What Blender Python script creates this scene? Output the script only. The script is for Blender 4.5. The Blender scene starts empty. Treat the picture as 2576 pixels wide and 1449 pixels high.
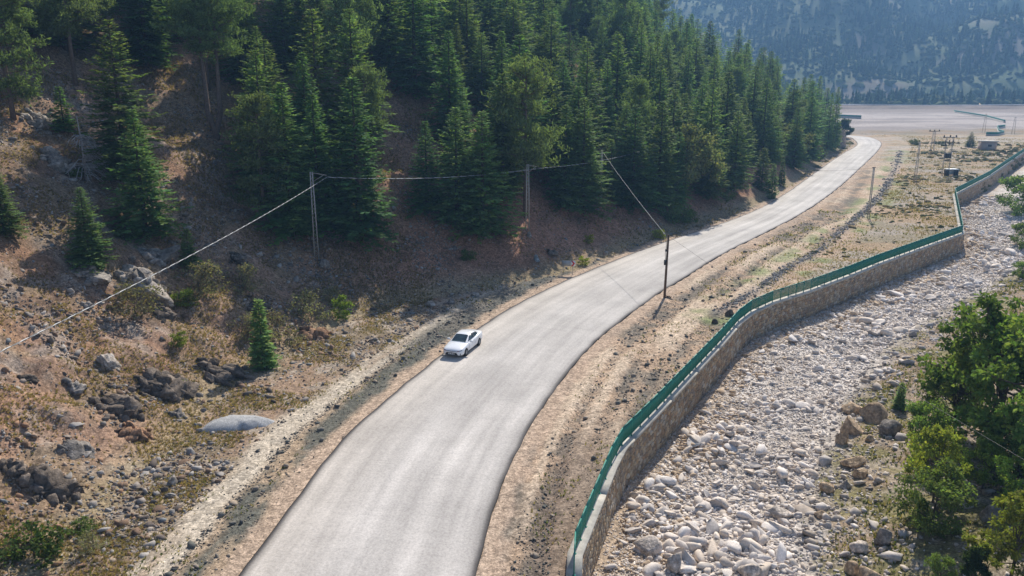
import bpy, bmesh, math, random
import numpy as np
from mathutils import Vector, Matrix
from mathutils.geometry import delaunay_2d_cdt

R = math.radians
random.seed(7)
rng = np.random.default_rng(11)
sc = bpy.context.scene
col = sc.collection

# ---------------------------------------------------------------- camera, sky, sun, exposure
CAM_H, PITCH, LENS = 21.5, R(15.0), 28.0
cam_d = bpy.data.cameras.new("camera"); cam = bpy.data.objects.new("camera", cam_d); col.objects.link(cam)
cam_d.lens = LENS; cam_d.sensor_width = 36.0; cam_d.clip_start = 0.5; cam_d.clip_end = 12000
cam.location = (0, 0, CAM_H); cam.rotation_euler = (R(90) - PITCH, 0, 0)
sc.camera = cam

SUN_AZ, SUN_EL = R(19.0), R(41.0)          # azimuth from +Y towards +X
world = bpy.data.worlds.new("World"); sc.world = world; world.use_nodes = True
wn = world.node_tree.nodes; wl = world.node_tree.links
sky = wn.new("ShaderNodeTexSky"); sky.sky_type = 'NISHITA'; sky.sun_disc = False
sky.sun_elevation = SUN_EL; sky.sun_rotation = SUN_AZ; sky.altitude = 1200; sky.air_density = 0.8; sky.dust_density = 2.5
wn["Background"].inputs[1].default_value = 0.125
wl.new(sky.outputs[0], wn["Background"].inputs[0])
sun_d = bpy.data.lights.new("sun", 'SUN'); sun = bpy.data.objects.new("sun", sun_d); col.objects.link(sun)
sun_d.energy = 4.4; sun_d.angle = R(0.53); sun_d.color = (1.0, 0.94, 0.84)
sdir = Vector((math.sin(SUN_AZ) * math.cos(SUN_EL), math.cos(SUN_AZ) * math.cos(SUN_EL), math.sin(SUN_EL)))
sun.rotation_euler = (-sdir).to_track_quat('-Z', 'Y').to_euler()
vs = sc.view_settings
vs.view_transform = 'Standard'; vs.look = 'None'; vs.gamma = 1.0; vs.use_curve_mapping = False
vs.exposure = 0.6
sc.cycles.max_bounces = 6; sc.cycles.diffuse_bounces = 3; sc.cycles.glossy_bounces = 2
sc.cycles.transmission_bounces = 4; sc.cycles.volume_bounces = 0; sc.cycles.transparent_max_bounces = 6
sc.cycles.caustics_reflective = False; sc.cycles.caustics_refractive = False

# ---------------------------------------------------------------- sight lines of the survey: picture point -> place
FPX = 2576 * LENS / 36.0
cP, sP = math.cos(PITCH), math.sin(PITCH)
def ray(px, py):
    a, b = px - 1288.0, py - 724.5
    return np.array([a, FPX * cP - b * sP, -(FPX * sP + b * cP)])
def on_plane(px, py, z=0.0):
    r = ray(px, py); t = (z - CAM_H) / r[2]
    return np.array([r[0] * t, r[1] * t])
def project(x, y, z):
    dy, dz = np.asarray(y, float), np.asarray(z, float) - CAM_H
    depth = dy * cP - dz * sP; up = dy * sP + dz * cP
    return 1288.0 + FPX * np.asarray(x, float) / depth, 724.5 - FPX * up / depth, depth

# ---------------------------------------------------------------- numpy helpers
def _h(ix, iy, s):
    n = (ix.astype(np.int64) * 374761393 + iy.astype(np.int64) * 668265263 + s * 974634321) & 0x7fffffff
    n = ((n ^ (n >> 13)) * 1274126177) & 0x7fffffff
    n = ((n ^ (n >> 16)) * 461845907) & 0x7fffffff
    return (n & 0xffff) / 65535.0
def noise(x, y, s=0):
    x = np.asarray(x, float); y = np.asarray(y, float)
    ix, iy = np.floor(x), np.floor(y); fx, fy = x - ix, y - iy
    fx = fx * fx * (3 - 2 * fx); fy = fy * fy * (3 - 2 * fy)
    a, b = _h(ix, iy, s), _h(ix + 1, iy, s); c, d = _h(ix, iy + 1, s), _h(ix + 1, iy + 1, s)
    return (a * (1 - fx) + b * fx) * (1 - fy) + (c * (1 - fx) + d * fx) * fy
def fbm(x, y, s=0, o=4, lac=2.03):
    r, amp, tot = 0, 1.0, 0
    for i in range(o):
        r = r + amp * noise(x, y, s + i * 17); tot += amp; amp *= 0.5
        x = x * lac + 3.7; y = y * lac + 1.3
    return r / tot
def sstep(a, b, x):
    t = np.clip((x - a) / (b - a), 0, 1); return t * t * (3 - 2 * t)
def pdist(P, x, y):
    """distance to polyline P and arc position"""
    best = np.full(np.shape(x), 1e9); arc = np.zeros(np.shape(x)); s0 = 0.0
    for i in range(len(P) - 1):
        ax, ay = P[i]; bx, by = P[i + 1]; dx, dy = bx - ax, by - ay; L2 = dx * dx + dy * dy
        t = np.clip(((x - ax) * dx + (y - ay) * dy) / L2, 0, 1)
        d = np.hypot(x - ax - t * dx, y - ay - t * dy)
        m = d < best; best = np.where(m, d, best); L = math.sqrt(L2)
        arc = np.where(m, s0 + t * L, arc); s0 += L
    return best, arc
def inside(P, x, y):
    r = np.zeros(np.shape(x), bool); n = len(P)
    for i in range(n):
        ax, ay = P[i]; bx, by = P[(i + 1) % n]
        if ay == by: continue
        c = (ay > y) != (by > y)
        r ^= c & (x < (bx - ax) * (y - ay) / (by - ay) + ax)
    return r
def smooth(P, n=2):
    P = np.array(P, float)
    for _ in range(n):
        Q = [P[0]]
        for i in range(len(P) - 1):
            Q += [P[i] * .75 + P[i + 1] * .25, P[i] * .25 + P[i + 1] * .75]
        Q.append(P[-1]); P = np.array(Q)
    return P
def resample(P, n):
    P = np.array(P, float); s = np.r_[0, np.cumsum(np.hypot(*np.diff(P, axis=0).T))]
    q = np.linspace(0, s[-1], n)
    return np.c_[np.interp(q, s, P[:, 0]), np.interp(q, s, P[:, 1])]
def offset(P, d):
    """shift a polyline to its right by d, mitred"""
    P = np.array(P, float); T = np.diff(P, axis=0); T /= np.linalg.norm(T, axis=1)[:, None]
    N = np.c_[T[:, 1], -T[:, 0]]; out = []
    for i in range(len(P)):
        if i == 0: out.append(P[0] + N[0] * d)
        elif i == len(P) - 1: out.append(P[-1] + N[-1] * d)
        else:
            m = N[i - 1] + N[i]; m /= np.linalg.norm(m); c = max(0.45, m @ N[i]); out.append(P[i] + m * d / c)
    return np.array(out)

# ---------------------------------------------------------------- scene helpers
def mesh_np(name, V, F, C=None, smooth_=False, uv=None):
    V = np.asarray(V, np.float32); me = bpy.data.meshes.new(name)
    if isinstance(F, np.ndarray):
        k = F.shape[1]; nf = len(F); lv = F.ravel().astype(np.int32)
        starts = np.arange(0, nf * k, k, dtype=np.int32)
    else:
        nf = len(F); lens = np.array([len(f) for f in F]); lv = np.concatenate([np.asarray(f) for f in F]).astype(np.int32)
        starts = np.r_[0, np.cumsum(lens)[:-1]].astype(np.int32)
    me.vertices.add(len(V)); me.vertices.foreach_set("co", V.ravel())
    me.loops.add(len(lv)); me.loops.foreach_set("vertex_index", lv)
    me.polygons.add(nf); me.polygons.foreach_set("loop_start", starts)
    if C is not None:
        C = np.asarray(C, np.float32)
        if C.shape[1] == 3: C = np.c_[C, np.ones(len(C), np.float32)]
        at = me.attributes.new("col", 'FLOAT_COLOR', 'POINT'); at.data.foreach_set("color", C.astype(np.float32).ravel())
    if uv is not None:
        at = me.attributes.new("st", 'FLOAT2', 'POINT'); at.data.foreach_set("vector", np.asarray(uv, np.float32).ravel())
    me.update(calc_edges=True); me.validate()
    if smooth_: me.polygons.foreach_set("use_smooth", np.ones(nf, bool))
    return me
def link(name, me, mat, parent=None):
    o = bpy.data.objects.new(name, me); col.objects.link(o)
    if mat is not None and me is not None and len(me.materials) == 0: me.materials.append(mat)
    if parent is not None: o.parent = parent
    return o
def tag(o, label=None, cat=None, group=None, kind=None):
    if label: o["label"] = label
    if cat: o["category"] = cat
    if group: o["group"] = group
    if kind: o["kind"] = kind
    return o
def empty(name, loc, rz=0.0, label=None, cat=None, group=None):
    o = bpy.data.objects.new(name, None); col.objects.link(o); o.location = loc; o.rotation_euler = (0, 0, rz)
    o.empty_display_size = 0.2
    return tag(o, label, cat, group)
class MB:
    """collects faces into one mesh"""
    def __init__(s): s.V = []; s.F = []; s.C = []; s.n = 0
    def add(s, V, F, c=None):
        V = np.asarray(V, float); s.V.append(V); s.F += [tuple(int(i) + s.n for i in f) for f in F]; s.n += len(V)
        c = np.array((.5, .5, .5) if c is None else c, float)
        s.C.append(np.tile(c, (len(V), 1)) if c.ndim == 1 else c)
        return s
    def box(s, c, d, rz=0.0, col_=None, M=None):
        x, y, z = np.array(d) / 2
        V = np.array([(i * x, j * y, k * z) for k in (-1, 1) for j in (-1, 1) for i in (-1, 1)], float)
        if rz: cs, sn = math.cos(rz), math.sin(rz); V = np.c_[V[:, 0] * cs - V[:, 1] * sn, V[:, 0] * sn + V[:, 1] * cs, V[:, 2]]
        V = V + np.array(c)
        return s.add(V, [(0, 2, 3, 1), (4, 5, 7, 6), (0, 1, 5, 4), (2, 6, 7, 3), (0, 4, 6, 2), (1, 3, 7, 5)], col_)
    def bar(s, a, b, w, h=None, col_=None):
        a, b = np.array(a, float), np.array(b, float); h = h or w
        d = b - a; d /= np.linalg.norm(d); u = np.array((0, 0, 1.0)) if abs(d[2]) < .95 else np.array((1.0, 0, 0))
        x = np.cross(d, u); x /= np.linalg.norm(x); y = np.cross(x, d)
        V = [p + x * i * w / 2 + y * j * h / 2 for p in (a, b) for i, j in ((-1, -1), (1, -1), (1, 1), (-1, 1))]
        return s.add(V, [(0, 3, 2, 1), (4, 5, 6, 7), (0, 1, 5, 4), (1, 2, 6, 5), (2, 3, 7, 6), (3, 0, 4, 7)], col_)
    def tube(s, P, rad, n=6, col_=None, cap=True):
        P = np.array(P, float); rad = np.broadcast_to(np.asarray(rad, float), (len(P),))
        V = []
        for i in range(len(P)):
            d = P[min(i + 1, len(P) - 1)] - P[max(i - 1, 0)]; d = d / (np.linalg.norm(d) + 1e-9)
            u = np.array((0, 0, 1.0)) if abs(d[2]) < .9 else np.array((1.0, 0, 0))
            x = np.cross(d, u); x /= np.linalg.norm(x); y = np.cross(x, d)
            for k in range(n):
                a = 2 * math.pi * k / n; V.append(P[i] + (x * math.cos(a) + y * math.sin(a)) * rad[i])
        F = [(i * n + k, i * n + (k + 1) % n, (i + 1) * n + (k + 1) % n, (i + 1) * n + k) for i in range(len(P) - 1) for k in range(n)]
        if cap: F += [tuple(range(n))[::-1], tuple((len(P) - 1) * n + k for k in range(n))]
        return s.add(V, F, col_)
    def mesh(s, name, smooth_=False):
        return mesh_np(name, np.concatenate(s.V), s.F, np.concatenate(s.C), smooth_)
    def build(s, name, mat, parent=None, smooth_=False):
        return link(name, s.mesh(name, smooth_), mat, parent)

def kites(P, D, S, ln, wd, droop):
    """leaf-sized kite faces: base points, directions, side vectors"""
    n = len(P); ln = ln[:, None]; wd = wd[:, None]
    mid = P + D * ln * .5; up = np.array((0, 0, 1.0))
    A = mid + S * wd * .5 - up * wd * .12; B = P + D * ln - up * droop[:, None]; Cc = mid - S * wd * .5 - up * wd * .12
    V = np.stack([P, A, B, Cc], 1).reshape(-1, 3)
    i = np.arange(n)[:, None] * 4
    F = np.concatenate([i + np.array([[0, 1, 2]]), i + np.array([[0, 2, 3]])])
    return V, F
def unit(a): return a / (np.linalg.norm(a, axis=-1, keepdims=True) + 1e-9)

def rotmats(n, tilt=.5, full=False):
    a = rng.uniform(0, 2 * math.pi, n); M = np.zeros((n, 3, 3))
    if full:
        q = rng.normal(size=(n, 4)); q /= np.linalg.norm(q, axis=1)[:, None]; w, x, y, z = q.T
        M[:, 0, 0] = 1 - 2 * (y * y + z * z); M[:, 0, 1] = 2 * (x * y - z * w); M[:, 0, 2] = 2 * (x * z + y * w)
        M[:, 1, 0] = 2 * (x * y + z * w); M[:, 1, 1] = 1 - 2 * (x * x + z * z); M[:, 1, 2] = 2 * (y * z - x * w)
        M[:, 2, 0] = 2 * (x * z - y * w); M[:, 2, 1] = 2 * (y * z + x * w); M[:, 2, 2] = 1 - 2 * (x * x + y * y)
        return M
    c, s = np.cos(a), np.sin(a)
    M[:, 0, 0] = c; M[:, 0, 1] = -s; M[:, 1, 0] = s; M[:, 1, 1] = c; M[:, 2, 2] = 1
    t = rng.normal(0, tilt, n); T = np.tile(np.eye(3), (n, 1, 1)); T[:, 1, 1] = np.cos(t); T[:, 1, 2] = -np.sin(t); T[:, 2, 1] = np.sin(t); T[:, 2, 2] = np.cos(t)
    return T @ M if tilt else M
def scatter(protos, pos, scale, C, tilt=.4, full=False):
    """join many small copies of the prototypes (V, F) into one set of arrays"""
    n = len(pos); which = rng.integers(0, len(protos), n); Vs, Fs, Cs, off = [], [], [], 0
    M = rotmats(n, tilt, full); scale = np.asarray(scale, float)
    if scale.ndim == 1: scale = np.repeat(scale[:, None], 3, 1)
    for k, (PV, PF) in enumerate(protos):
        m = np.where(which == k)[0]
        if not len(m): continue
        A = PV[None] * scale[m][:, None, :] if not full else PV[None] * scale[m][:, None, :]
        A = np.einsum('nij,nvj->nvi', M[m], A) + pos[m][:, None, :]
        Vs.append(A.reshape(-1, 3)); Cs.append(np.repeat(C[m], len(PV), 0))
        Fs.append((PF[None] + (np.arange(len(m)) * len(PV))[:, None, None] + off).reshape(-1, 3)); off += A.shape[0] * A.shape[1]
    return np.concatenate(Vs), np.concatenate(Fs), np.concatenate(Cs)
def rock_proto(seed, sub=1, rough=.28, flat=.7):
    bm = bmesh.new(); bmesh.ops.create_icosphere(bm, subdivisions=sub, radius=1.0)
    r = np.random.default_rng(seed); V = np.array([v.co[:] for v in bm.verts]); F = np.array([[v.index for v in f.verts] for f in bm.faces]); bm.free()
    # chop with random planes for angular facets
    for _ in range(8 if sub > 1 else 6):
        nrm = unit(r.normal(size=3)); d = r.uniform(.22, .58); e = V @ nrm - d; V = V - np.where(e > 0, e, 0)[:, None] * nrm * .95
    V = V * (1 + r.normal(0, rough * (.06 if sub > 1 else .15), (len(V), 1))); V = V - (V.max(0) + V.min(0)) / 2; mx_ = np.abs(V).max(0); V = V / np.clip(mx_, mx_.mean() * .85, mx_.mean() * 1.1) * np.array([1.1, r.uniform(.65, .95), flat * r.uniform(.75, 1.15)])
    return V, F

# ---------------------------------------------------------------- materials
def nodes_of(name):
    m = bpy.data.materials.new(name); m.use_nodes = True; nt = m.node_tree
    return m, nt, nt.nodes, nt.links, nt.nodes["Principled BSDF"]
def nz(nt, scale, detail=4, vec=None, rough=.6):
    t = nt.nodes.new("ShaderNodeTexNoise"); t.inputs["Scale"].default_value = scale; t.inputs["Detail"].default_value = detail
    t.inputs["Roughness"].default_value = rough
    if vec is not None: nt.links.new(vec, t.inputs["Vector"])
    return t
def ramp(nt, fac, stops):
    r = nt.nodes.new("ShaderNodeValToRGB"); e = r.color_ramp.elements
    e[0].position, e[0].color = stops[0][0], (*stops[0][1], 1); e[1].position, e[1].color = stops[-1][0], (*stops[-1][1], 1)
    for p, c in stops[1:-1]:
        k = e.new(p); k.color = (*c, 1)
    nt.links.new(fac, r.inputs[0]); return r
def mix(nt, a, b, fac, mode='MULTIPLY'):
    m = nt.nodes.new("ShaderNodeMix"); m.data_type = 'RGBA'; m.blend_type = mode
    for v, i in ((fac, 0), (a, 6), (b, 7)):
        if isinstance(v, (int, float)): m.inputs[i].default_value = v
        elif isinstance(v, tuple): m.inputs[i].default_value = (*v, 1)
        else: nt.links.new(v, m.inputs[i])
    return m.outputs[2]
def attr(nt, name="col"):
    a = nt.nodes.new("ShaderNodeAttribute"); a.attribute_name = name; return a
def bump(nt, h, strength, dist, bsdf):
    b = nt.nodes.new("ShaderNodeBump"); b.inputs["Strength"].default_value = strength; b.inputs["Distance"].default_value = dist
    nt.links.new(h, b.inputs["Height"]); nt.links.new(b.outputs[0], bsdf.inputs["Normal"]); return b
def g(v): return (v, v, v)

def mat_col(name, rough=.9, s1=3.0, lo=.7, hi=1.25, bs=12.0, bstr=.5, bd=.05, spec=.2, s2=None, peb=None):
    """colour of the piece itself (attribute) varied by fine grain"""
    m, nt, n, l, b = nodes_of(name)
    tc = n.new("ShaderNodeTexCoord").outputs["Object"]
    t = nz(nt, s1, 5, tc, .65); c = mix(nt, attr(nt).outputs["Color"], ramp(nt, t.outputs[0], [(.3, g(lo)), (.7, g(hi))]).outputs[0], 1.0)
    if s2:
        t2 = nz(nt, s2, 3, tc, .7); c = mix(nt, c, ramp(nt, t2.outputs[0], [(.3, g(.55)), (.55, g(1.0)), (.75, g(1.5))]).outputs[0], 1.0)
    if peb:
        for sc_, lo_, hi_ in ((peb, .66, 1.34), (peb * .45, .88, 1.12)):
            vo = n.new("ShaderNodeTexVoronoi"); vo.inputs["Scale"].default_value = sc_; l.new(tc, vo.inputs["Vector"])
            sx_ = n.new("ShaderNodeSeparateColor"); l.new(vo.outputs["Color"], sx_.inputs[0])
            c = mix(nt, c, ramp(nt, sx_.outputs[0], [(.0, g(lo_)), (.5, g(1.0)), (1.0, g(hi_))]).outputs[0], 1.0)
    l.new(c, b.inputs["Base Color"]); b.inputs["Roughness"].default_value = rough
    b.inputs["Specular IOR Level"].default_value = spec
    t3 = nz(nt, bs, 4, tc, .7); bump(nt, t3.outputs[0], bstr, bd, b)
    return m
def mat_plain(name, c, rough=.6, metal=0.0, spec=.4, vary=.15, scale=6.0):
    m, nt, n, l, b = nodes_of(name)
    tc = n.new("ShaderNodeTexCoord").outputs["Object"]; t = nz(nt, scale, 4, tc)
    cc = mix(nt, c, ramp(nt, t.outputs[0], [(.3, g(1 - vary)), (.7, g(1 + vary))]).outputs[0], 1.0)
    l.new(cc, b.inputs["Base Color"]); b.inputs["Roughness"].default_value = rough; b.inputs["Metallic"].default_value = metal
    b.inputs["Specular IOR Level"].default_value = spec
    return m
def mat_leaf(name, tr=.35, rough=.55, hue=.06):
    m, nt, n, l, b = nodes_of(name)
    a = attr(nt); oi = n.new("ShaderNodeObjectInfo"); hs = n.new("ShaderNodeHueSaturation")
    mr = n.new("ShaderNodeMapRange"); mr.inputs[3].default_value = .5 - hue * .5; mr.inputs[4].default_value = .5 + hue * .35
    l.new(oi.outputs["Random"], mr.inputs[0]); l.new(mr.outputs[0], hs.inputs["Hue"])
    mv = n.new("ShaderNodeMath"); mv.operation = 'MULTIPLY_ADD'; mv.inputs[1].default_value = 7.31; mv.inputs[2].default_value = 0
    fr = n.new("ShaderNodeMath"); fr.operation = 'FRACT'; l.new(oi.outputs["Random"], mv.inputs[0]); l.new(mv.outputs[0], fr.inputs[0])
    mr2 = n.new("ShaderNodeMapRange"); mr2.inputs[3].default_value = .75; mr2.inputs[4].default_value = 1.25
    l.new(fr.outputs[0], mr2.inputs[0]); l.new(mr2.outputs[0], hs.inputs["Value"]); l.new(a.outputs["Color"], hs.inputs["Color"])
    l.new(hs.outputs[0], b.inputs["Base Color"]); b.inputs["Roughness"].default_value = .8; b.inputs["Specular IOR Level"].default_value = .06
    ts = n.new("ShaderNodeBsdfTranslucent"); c2 = mix(nt, hs.outputs[0], (1.25, 1.35, .55), 1.0); l.new(c2, ts.inputs[0])
    ms = n.new("ShaderNodeMixShader"); ms.inputs[0].default_value = tr
    l.new(b.outputs[0], ms.inputs[1]); l.new(ts.outputs[0], ms.inputs[2]); l.new(ms.outputs[0], n["Material Output"].inputs[0])
    return m
M = {}
M['soil'] = mat_col("soil", .95, 2.2, .8, 1.3, 9.0, .8, .07, .1, s2=11.0, peb=7.0)
M['stone'] = mat_col("stone", .9, 4.0, .78, 1.18, 14.0, .5, .03, .2)
M['rock'] = mat_col("rock", .92, 1.7, .5, 1.45, 5.0, .9, .12, .15, s2=6.0)
M['grass'] = mat_leaf("grass_blades", .5, .8, .02)
M['leaf'] = mat_leaf("leaves", .45, .5, .05)
M['needle'] = mat_leaf("needles", .45, .6, .06)
M['bark'] = mat_col("bark", .95, 5.0, .6, 1.3, 14.0, .8, .05, .1)
M['concrete'] = mat_plain("concrete", (.43, .40, .345), .9, 0, .2, .2, 2.5)
M['mortar'] = mat_plain("mortar", (.30, .27, .23), .95, 0, .1, .2, 4.0)
M['green_steel'] = mat_plain("green_paint_steel", (.010, .185, .135), .45, 0, .45, .12, 3.0)
M['steel'] = mat_plain("weathered_steel", (.42, .38, .33), .6, .2, .4, .2, 5.0)
M['wood_pole'] = mat_plain("weathered_wood", (.13, .085, .055), .9, 0, .2, .3, 8.0)
M['cable'] = mat_plain("cable_sheath", (.42, .42, .40), .5, .2, .5, .1, 9.0)
M['dark_metal'] = mat_plain("dark_metal", (.04, .04, .04), .5, .3, .4, .2)
M['white_paint'] = mat_plain("white_paint", (.72, .72, .70), .5, 0, .4, .06)

# asphalt: pale chip seal, streaks along the lane, bitumen at the rims
m, nt, n, l, b = nodes_of("chip_seal"); M['asphalt'] = m
st = attr(nt, "st"); mp = n.new("ShaderNodeMapping"); l.new(st.outputs["Vector"], mp.inputs[0])
mp.inputs["Scale"].default_value = (.045, 1.1, 1.0); streak = nz(nt, 1.6, 4, mp.outputs[0], .6)
tc = n.new("ShaderNodeTexCoord").outputs["Object"]
grain = nz(nt, 9.0, 3, tc, .75); patch = nz(nt, .16, 3, tc, .5)
mpr = n.new("ShaderNodeMapping"); l.new(st.outputs["Vector"], mpr.inputs[0]); mpr.inputs["Scale"].default_value = (1.2, .25, 1)
ripple = nz(nt, 1.5, 2, mpr.outputs[0], .5)
c = mix(nt, attr(nt).outputs["Color"], ramp(nt, streak.outputs[0], [(.3, g(.84)), (.7, g(1.12))]).outputs[0], 1.0)
c = mix(nt, c, ramp(nt, grain.outputs[0], [(.25, g(.72)), (.5, g(1.0)), (.75, g(1.22))]).outputs[0], 1.0)
c = mix(nt, c, ramp(nt, patch.outputs[0], [(.35, g(.87)), (.65, g(1.08))]).outputs[0], 1.0)
c = mix(nt, c, ramp(nt, ripple.outputs[0], [(.35, g(.97)), (.6, g(1.02))]).outputs[0], 1.0)
l.new(c, b.inputs["Base Color"]); b.inputs["Roughness"].default_value = .85; b.inputs["Specular IOR Level"].default_value = .22
bump(nt, grain.outputs[0], .35, .03, b)

# ---------------------------------------------------------------- layout of the valley (metres)
px = lambda L, z=0.0: np.array([on_plane(a, b_, z) for a, b_ in L])
RL = px([(598.7, 1449), (763, 1231.4), (857.5, 1104.7), (925, 1045), (1022, 961.8), (1108, 894), (1211, 819), (1302.6, 762), (1426.6, 703),
         (1513, 668), (1622, 625), (1740, 586), (1867, 545), (1962, 498), (2042, 440), (2112, 390), (2154.7, 367.7), (2157, 357.7), (2132, 340)])
RR = px([(1197.4, 1449), (1232.5, 1309.6), (1275.6, 1185.6), (1335, 1067), (1410.4, 959), (1480.6, 872.8), (1566.8, 802.7), (1663.9, 732.6),
         (1717.3, 702.9), (1812, 640.4), (1922, 587.8), (2022, 535.3), (2102, 480.3), (2162, 425.2), (2207, 382.7), (2220, 362.7), (2212, 352.7), (2177, 341.7)])
RL = np.vstack([[(-14.5, -60), (-15.5, -20), (-14.6, 10)], RL, [(85, 318), (55, 338), (0, 372), (-120, 450)]])
RR = np.vstack([[(-5.0, -60), (-5.6, -20), (-4.2, 10)], RR, [(96, 326), (62, 346), (5, 380), (-116, 458)]])
RL, RR = smooth(RL, 2), smooth(RR, 2)
ROAD = np.vstack([RL, RR[::-1]])
FOOT = np.vstack([[(-27, -80), (-25, -20), (-23, 12)], px([(130, 1449), (330, 1240), (440, 1130), (540, 1010), (640, 930), (800, 840), (960, 775), (1140, 738),
         (1300, 712), (1420, 690), (1513, 655), (1622, 611), (1740, 573), (1867, 533), (1962, 487), (2042, 428), (2105, 384), (2132, 352)]),
         [(96, 297), (80, 312), (48, 332), (-5, 365), (-125, 445), (-420, 560)]])
FOOT = smooth(FOOT, 1)
HILL = np.vstack([FOOT, [(-900, 560), (-900, -80)]])
COPE_Z, BED = 0.25, -2.45
WALL = np.vstack([[(3.0, -40), (4.0, 10)], px([(1461, 1449), (1462.6, 1394.7), (1488.6, 1328), (1550.8, 1172), (1576.8, 1122.9), (1663.5, 1033), (1824.3, 859), (1865.8, 810.2), (1896.9, 785.8),
         (1950, 761.4), (2046.5, 730.2), (2144.3, 693.2), (2215.4, 663.9), (2341.9, 617.6), (2426.2, 587), (2406, 489), (2489.4, 444.7), (2576, 384.7)], COPE_Z)])
d_ = WALL[-1] - WALL[-2]; WALL = np.vstack([WALL, WALL[-1] + d_ / np.linalg.norm(d_) * 95])
WMID = offset(WALL, -.2); WBACK = offset(WALL, -.42)
CHAN = np.vstack([WMID, [(900, 420), (900, -40)]])
BANK = np.vstack([[(24, -60), (20, 10)], px([(1999, 1449), (1999, 1331), (2032, 1234), (2069, 1110), (2134, 970), (2258, 846), (2377, 770), (2495.6, 716), (2576, 640)], BED), [(150, 160), (235, 262), (330, 330)]])
BANK = smooth(BANK, 1)
BANKP = np.vstack([BANK, [(900, 330), (900, -60)]])
ROW = px([(1800, 790), (1891, 740.6), (1928, 714), (1987, 669.5), (2028.7, 650), (2072, 620), (2172, 535), (2217, 490), (2252, 425), (2265, 380)])

def fields(x, y):
    f = {}
    f['hill'] = inside(HILL, x, y); f['d'] = pdist(FOOT, x, y)[0]
    f['chan'] = inside(CHAN, x, y); f['bank'] = inside(BANKP, x, y); f['db'] = pdist(BANK, x, y)[0]; f['dw'] = pdist(WALL, x, y)[0]
    f['road'] = inside(ROAD, x, y); f['dl'], f['sl'] = pdist(RL, x, y); f['dr'], f['sr'] = pdist(RR, x, y)
    f['row'] = pdist(ROW, x, y)[0]
    return f
def ground_h(x, y, f=None, detail=True):
    x = np.asarray(x, float); y = np.asarray(y, float)
    f = f or fields(x, y)
    d = f['d']
    dn = d + 3.0 * (fbm(x / 11, y / 11, 5, 3) - .5) * sstep(1, 8, d)
    hh = 0.60 * (dn - 1.6 * (1 - np.exp(-np.maximum(dn, 0) / 1.6))) + .045 * d
    hh = np.where(d > 140, 0.645 * 138 + (d - 140) * .3, hh)
    gully = (fbm(x / 23, y / 23, 9, 2) - .5) * 7 * sstep(10, 40, d)
    rough = (fbm(x / 2.6, y / 2.6, 21, 4) - .5) * 1.5 * sstep(.5, 5, d) + (fbm(x / .75, y / .75, 25, 3) - .5) * .42 * sstep(.3, 3, d)
    led = np.abs(fbm(x / 5 + 9, y / 5, 33, 4) - .5) * -3.2 * sstep(2, 7, d) * sstep(50, 25, y + 0 * x + np.abs(x + 24) * .4 - 25)
    hh = hh * (1 - .14 * sstep(120, 230, y))
    hill = np.maximum(hh + gully + rough * 1.0 + led, .02 * d)
    flat = (fbm(x / 6, y / 6, 2, 4) - .5) * .35 * sstep(0, 4, np.minimum(f['dl'], f['dr'])) * sstep(0, 2, f['dw'])
    ruts = (noise(f['dr'] * 1.15, f['sr'] * .06, 71) - .5) * .5 * sstep(.8, 2.0, f['dr']) * sstep(9, 6, f['dr'])
    ruts += (noise(f['dl'] * 1.2, f['sl'] * .05, 73) - .5) * .22 * sstep(.8, 2, f['dl']) * sstep(8, 5, f['dl'])
    clod = (fbm(x / .7, y / .7, 41, 3) - .5) * .16 * sstep(.6, 2.5, np.minimum(f['dl'], f['dr']))
    row = np.exp(-(f['row'] / .6) ** 2) * .15
    mnd = sstep(0, 3, f['dw']) * sstep(60, 90, y)
    z = np.where(f['hill'], hill, flat + ruts + clod + row - .02 * sstep(0, .6, np.minimum(f['dl'], f['dr'])))
    z = np.where(f['road'], -.12, z)
    bed = BED + (fbm(x / 7, y / 7, 51, 3) - .5) * .7 * sstep(0, 3, f['dw']) + (fbm(x / 1.3, y / 1.3, 55, 3) - .5) * .3
    bk = BED + np.minimum(f['db'] * .16, 2.0) + np.maximum(f['db'] - 12, 0) * .06 + (fbm(x / 5, y / 5, 61, 4) - .5) * 1.0 * sstep(0, 4, f['db']) + clod
    z = np.where(f['chan'], np.where(f['bank'], bk, bed), z)
    far = (sstep(500, 505, y) * sstep(560, 555, y)) * 4.5 * sstep(60, 120, x + 0 * y)          # embankment of the far highway
    pass
    return z
_ts = 22 * 1.0022 ** np.arange(1600)
def on_ground(pxx, pyy):
    """first point of the terrain met by a sight line"""
    r = ray(pxx, pyy); r = r / np.linalg.norm(r); X, Y, Z = r[0] * _ts, r[1] * _ts, CAM_H + r[2] * _ts
    h = ground_h(X, Y); k = np.where(Z < h)[0]; k = k[0] if len(k) else len(_ts) - 1
    return np.array([X[k], Y[k], float(h[k])])
def gz(x, y): return float(ground_h(np.array([x]), np.array([y]))[0])

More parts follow.
